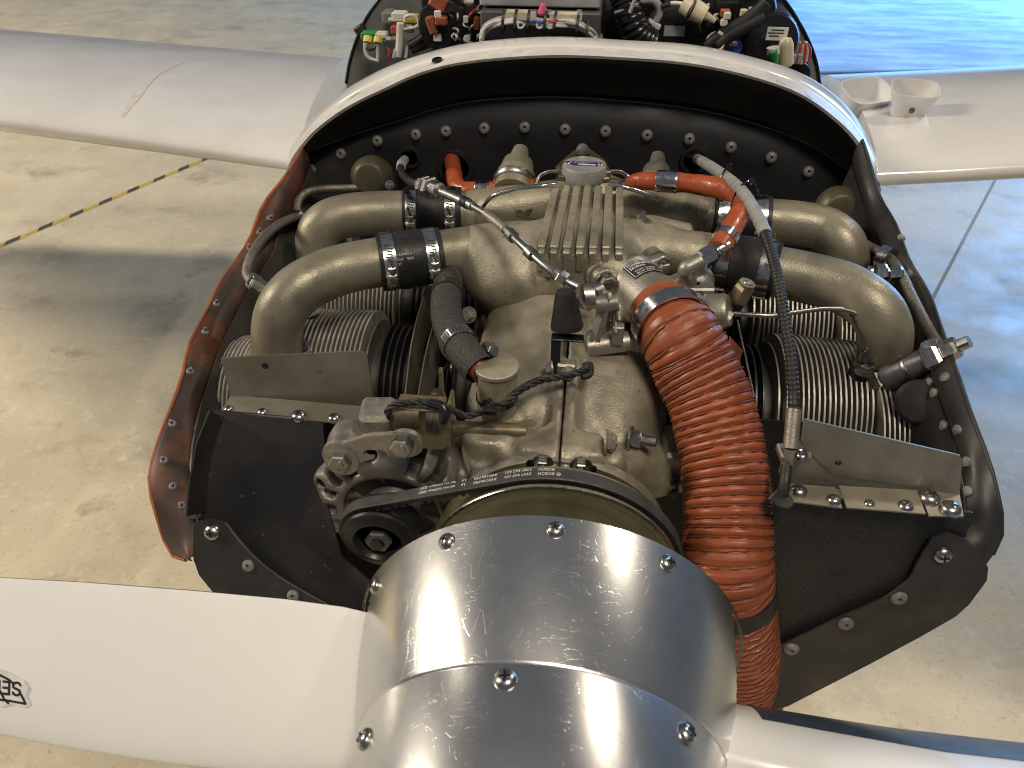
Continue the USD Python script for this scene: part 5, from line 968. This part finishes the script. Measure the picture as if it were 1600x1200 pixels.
gauge(960, 50, .036, .09); gauge(1175, 20, .036, .10); gauge(1090, 22, .033, .09); gauge(1245, 118, .022, .04); gauge(1010, 12, .03, .06)
part(pan, 'radio_box', bbox(pt(848, 2, .10)+V(0, .03, .03), (.172, .19, .050), ch=.002), 'box_alu', 20); part(pan, 'radio_face', bbox(pt(848, 30, .13), (.172, .10, .040), ch=.002), 'dark_box', 20)
part(pan, 'lower_radio', bbox(pt(848, 60, .09)+V(0, 0, -.010), (.185, .09, .040), ch=.002), 'box_alu', 20)
for k in range(9): part(pan, 'radio_seam', bbox(pt(778+18*k, 52+2*(k % 3), .140), (.014, .002, .006+.004*(k % 2))), ['dark_box', 'label_white', 'wire_grey'][k % 3], False)
for u, v in ((813, 22), (884, 25)): block(u, v, (.046, .014, .010), .185, 'cream', 'edge_connector')
for u in (790, 835, 858, 905): block(u, 19, (.007, .010, .006), .186, 'bright', 'connector_screw')
part(pan, 'pink_cap', lathe([(.006, 0), (.007, .004), (.003, .014), (.0001, .015)], pt(848, 22, .19), (0, -.3, 1), 16), 'pink')
R = random.Random(3)
# main harness over the radios
base = [(752, 62), (757, 46), (772, 36), (800, 31), (835, 33), (868, 35), (895, 36), (912, 44), (926, 54), (934, 66)]
for k in range(14):
    ox, oy = R.uniform(-3, 3), R.uniform(-5, 5); wire([(u+ox*.6, v+oy+R.uniform(-1, 1)) for u, v in base], .0024, ['wire_white', 'wire_grey', 'wire_white', 'wire_white', 'wire_grey'][k % 5], ds=[.19+R.uniform(-.006, .006) for _ in base])
for u, v in ((787, 33), (806, 32), (826, 33), (852, 35), (867, 36), (902, 41), (917, 49)): part(pan, 'harness_tie', pipe(pt(u-2.2, v, .195), pt(u+2.2, v+.5, .195), .0155, .013, 20), 'ink', 40)
for u in (812, 842, 858): wire([(u-3, 35), (u-2, 43), (u+4, 43), (u+8, 38)], .0017, 'wire_white', ds=[.205]*4)
wire([(834, 32), (842, 36), (850, 34)], .0019, 'blue', ds=[.205]*3); wire([(856, 32), (866, 34), (872, 31)], .0019, 'red', ds=[.208]*3)
# left cluster: switches, relays, coloured plugs and wires
for u, v, c in ((575, 62, 'yellow_plastic'), (591, 63, 'yellow_plastic')): part(pan, 'plug', [cyl(pt(u, v-4, .060), pt(u-1, v+5, .066), .0072, 14)], c, 40)
block(578, 55, (.026, .02, .012), .045, 'green', 'switch'); block(595, 56, (.024, .02, .012), .045, 'wire_white', 'switch'); block(612, 60, (.036, .01, .004), .05, 'wire_white', 'bus_bar')
block(563, 46, (.016, .02, .014), .02, 'ink', 'bracket_foot', .5); block(625, 25, (.024, .02, .014), .05, 'wire_white', 'switch'); block(642, 29, (.026, .02, .012), .05, 'yellow_plastic', 'switch'); block(608, 25, (.018, .03, .018), .03, 'panel_grey', 'switch_body')
block(634, 31, (.056, .008, .004), .055, 'wire_white', 'bus_bar'); block(617, 46, (.012, .012, .012), .06, 'red', 'terminal'); block(640, 44, (.014, .012, .012), .06, 'alum_cast', 'terminal')
wire([(570, 68), (572, 84), (580, 92), (592, 95)], .0030, 'wire_white'); wire([(570, 74), (580, 78), (590, 70)], .0026, 'ink'); wire([(589, 70), (590, 82), (590, 92)], .0026, 'wire_white')
wire([(622, 88), (624, 70), (625, 50), (626, 36)], .0060, 'wire_white', 'loom'); wire([(617, 90), (620, 78)], .0052, 'wire_grey', 'loom')
wire([(606, 90), (609, 80), (604, 74)], .0018, 'red'); wire([(634, 90), (638, 72), (650, 66), (660, 60)], .0030, 'wire_white'); wire([(632, 34), (634, 26), (646, 24), (654, 34), (650, 42), (628, 46)], .0026, 'wire_white')
wire([(640, 72), (660, 60), (676, 44)], .0075, 'rubber', 'cable'); wire([(644, 78), (668, 68), (684, 54)], .0070, 'rubber', 'cable'); wire([(648, 82), (672, 76), (690, 62)], .0020, 'wire_white')
wire([(706, 66), (705, 44), (703, 22), (700, -6)], .0068, 'wire_grey', 'loom'); wire([(712, 62), (706, 30), (714, 8), (728, 2), (740, 4)], .0060, 'wire_white', 'loom')
wire([(676, -4), (690, 2), (700, 8)], .0070, 'wire_white', 'loom'); wire([(730, 2), (742, 8), (752, 18), (758, 22)], .0024, 'yellow_plastic'); wire([(744, 10), (752, 20), (760, 23), (764, 14), (756, 2)], .0026, 'wire_white'); wire([(736, 6), (744, 14), (756, 22), (770, 24), (790, 24)], .0024, 'wire_white')
block(676, 38, (.014, .02, .026), .10, 'copper', 'connector', .3); block(690, 32, (.018, .014, .012), .11, 'copper', 'connector'); block(746, 36, (.010, .014, .018), .10, 'copper', 'connector'); block(686, 52, (.022, .016, .022), .09, 'copper', 'connector'); block(738, 56, (.022, .016, .016), .08, 'copper', 'connector'); block(750, 2, (.040, .014, .024), .06, 'copper', 'connector'); block(686, 2, (.026, .014, .022), .10, 'copper', 'connector', -.5)
wire([(672, 52), (684, 46), (700, 46), (712, 42)], .0042, 'wire_grey'); wire([(712, 34), (724, 30), (735, 34), (744, 36)], .0034, 'wire_grey'); wire([(680, 30), (690, 20), (702, 26)], .0028, 'wire_grey'); wire([(678, 26), (692, 24), (704, 34)], .0022, 'wire_white')
block(724, 44, (.022, .014, .016), .09, 'dark_box', 'relay'); block(684, 22, (.010, .008, .010), .11, 'label_white', 'terminal'); block(684, 58, (.012, .008, .012), .1, 'label_white', 'terminal'); block(728, 30, (.008, .008, .010), .1, 'label_white', 'terminal'); block(730, 59, (.010, .008, .008), .1, 'label_white', 'terminal')
for k in range(14):
    u0, v0 = R.uniform(660, 755), R.uniform(5, 60); wire([(u0, v0), (u0+R.uniform(-10, 14), v0+R.uniform(2, 10)), (u0+R.uniform(-14, 18), v0+R.uniform(8, 22))], R.uniform(.0012, .0022), R.choice(['wire_white', 'wire_grey', 'red', 'wire_white', 'ink']), ds=[.09, .11, .08])
# right side: corrugated black duct, hoses, pumps and plugs
P_ = curve([pt(u, v, d) for u, v, d in ((975, -12, .12), (980, 10, .13), (986, 32, .14), (996, 52, .14), (1014, 66, .13))], 120); X, Y, Tn = sweep_frames(P_); a = np.arange(26)*2*PI/26; rr_ = .0195+.0026*np.abs(np.sin(np.arange(120)*PI/10))
part(pan, 'corrugated_duct', grid_mesh(P_[:, None]+rr_[:, None, None]*(np.cos(a)[None, :, None]*X[:, None]+np.sin(a)[None, :, None]*Y[:, None]), True), 'black_gloss', 50)
wire([(960, 20), (980, 14), (998, 6)], .0022, 'wire_grey', ds=[.15]*3); wire([(984, 20), (990, 4), (994, -4)], .0026, 'wire_grey', ds=[.165]*3)
wire([(1000, 1), (1018, 0), (1028, 8), (1030, 22), (1024, 34)], .0055, 'wire_grey', 'loom', ds=[.13]*5); block(1022, 38, (.020, .012, .008), .13, 'wire_white', 'terminal', -.4)
part(pan, 'fuse_holder', [cyl(pt(1068, 6, .14), pt(1080, 14, .145), .0125, 18), cyl(pt(1080, 13, .146), pt(1102, 24, .15), .0150, 18, r2=.0125), cyl(pt(1102, 24, .15), pt(1117, 33, .15), .006, 12, r2=.004)], 'cream', 40); part(pan, 'fuse_ring', cyl(pt(1078, 12, .146), pt(1081, 13.5, .146), .0155, 18), 'ink', 40)
wire([(1036, 9), (1052, 5), (1066, 6)], .0030, 'wire_white', ds=[.13]*3); wire([(1034, 10), (1048, 6)], .0036, 'ink', ds=[.135]*2)
block(1135, 16, (.036, .03, .034), .09, 'black_gloss', 'motor'); block(1136, 24, (.010, .012, .010), .12, 'label_white', 'terminal'); block(1133, 20, (.014, .012, .010), .115, 'copper', 'terminal'); block(1131, 35, (.010, .01, .010), .12, 'label_white', 'terminal'); block(1162, 20, (.010, .01, .010), .12, 'cream', 'terminal'); block(1176, 16, (.012, .01, .008), .11, 'wire_grey', 'terminal')
wire([(1198, 4), (1186, 16), (1166, 32), (1140, 48), (1118, 62), (1106, 74)], .0098, 'rubber', 'hose', ds=[.15]*6); wire([(1195, 26), (1180, 34), (1158, 46), (1138, 58), (1122, 72)], .0095, 'rubber', 'hose', ds=[.155]*5)
part(pan, 'hose_ring', pipe(pt(1117, 66, .156), pt(1120, 68, .150), .0150, .0120, 22), 'cream', 40); block(1126, 52, (.007, .003, .004), .172, 'label_white', 'sticker', -.5)
part(pan, 'blue_plug', [cyl(pt(1147, 74, .13), pt(1152, 73, .14), .0085, 16)], 'blue', 40); block(1145, 68, (.012, .01, .005), .14, 'label_white', 'terminal')
part(pan, 'green_connector', [cyl(pt(1208, 74, .15), pt(1208, 84, .15), .0090, 16)], 'label_white', 40); part(pan, 'green_plug', [cyl(pt(1208, 79, .158), pt(1210, 98, .152), .0062, 14)], 'green', 40)
part(pan, 'cream_capsule', lathe([(.0085, 0), (.0108, .003), (.0108, .030), (.008, .038), (.0001, .041)], pt(1228, 103, .13), pt(1228, 70, .13)-pt(1228, 103, .13), 24), 'cream', 50)
for k, (u, c) in enumerate(((1240, 'red'), (1248, 'red'), (1256, 'red'), (1244, 'wire_grey'), (1252, 'wire_white'))): wire([(u, 100), (u+1, 84), (u+3, 72), (u+R.uniform(2, 9), 66), (u+10, 78), (u+8, 96)], .0021, c, ds=[.06]*6)
for u in (1240, 1249): block(u, 92, (.007, .007, .014), .07, 'wire_grey', 'terminal')
block(1230, 34, (.010, .010, .014), .06, 'yellow_plastic', 'terminal', .5)
wire([(1208, 22), (1222, 28), (1236, 40)], .0016, 'wire_grey', ds=[.07]*3); wire([(1208, 30), (1228, 42), (1238, 58)], .0016, 'wire_grey', ds=[.09]*3)
for k in range(10):
    u0, v0 = R.uniform(1060, 1200), R.uniform(5, 60); wire([(u0, v0), (u0+R.uniform(-12, 14), v0+R.uniform(2, 10)), (u0+R.uniform(-14, 18), v0+R.uniform(8, 22))], R.uniform(.0012, .0020), R.choice(['wire_grey', 'rubber', 'rubber', 'wire_white']), ds=[.10, .12, .09])
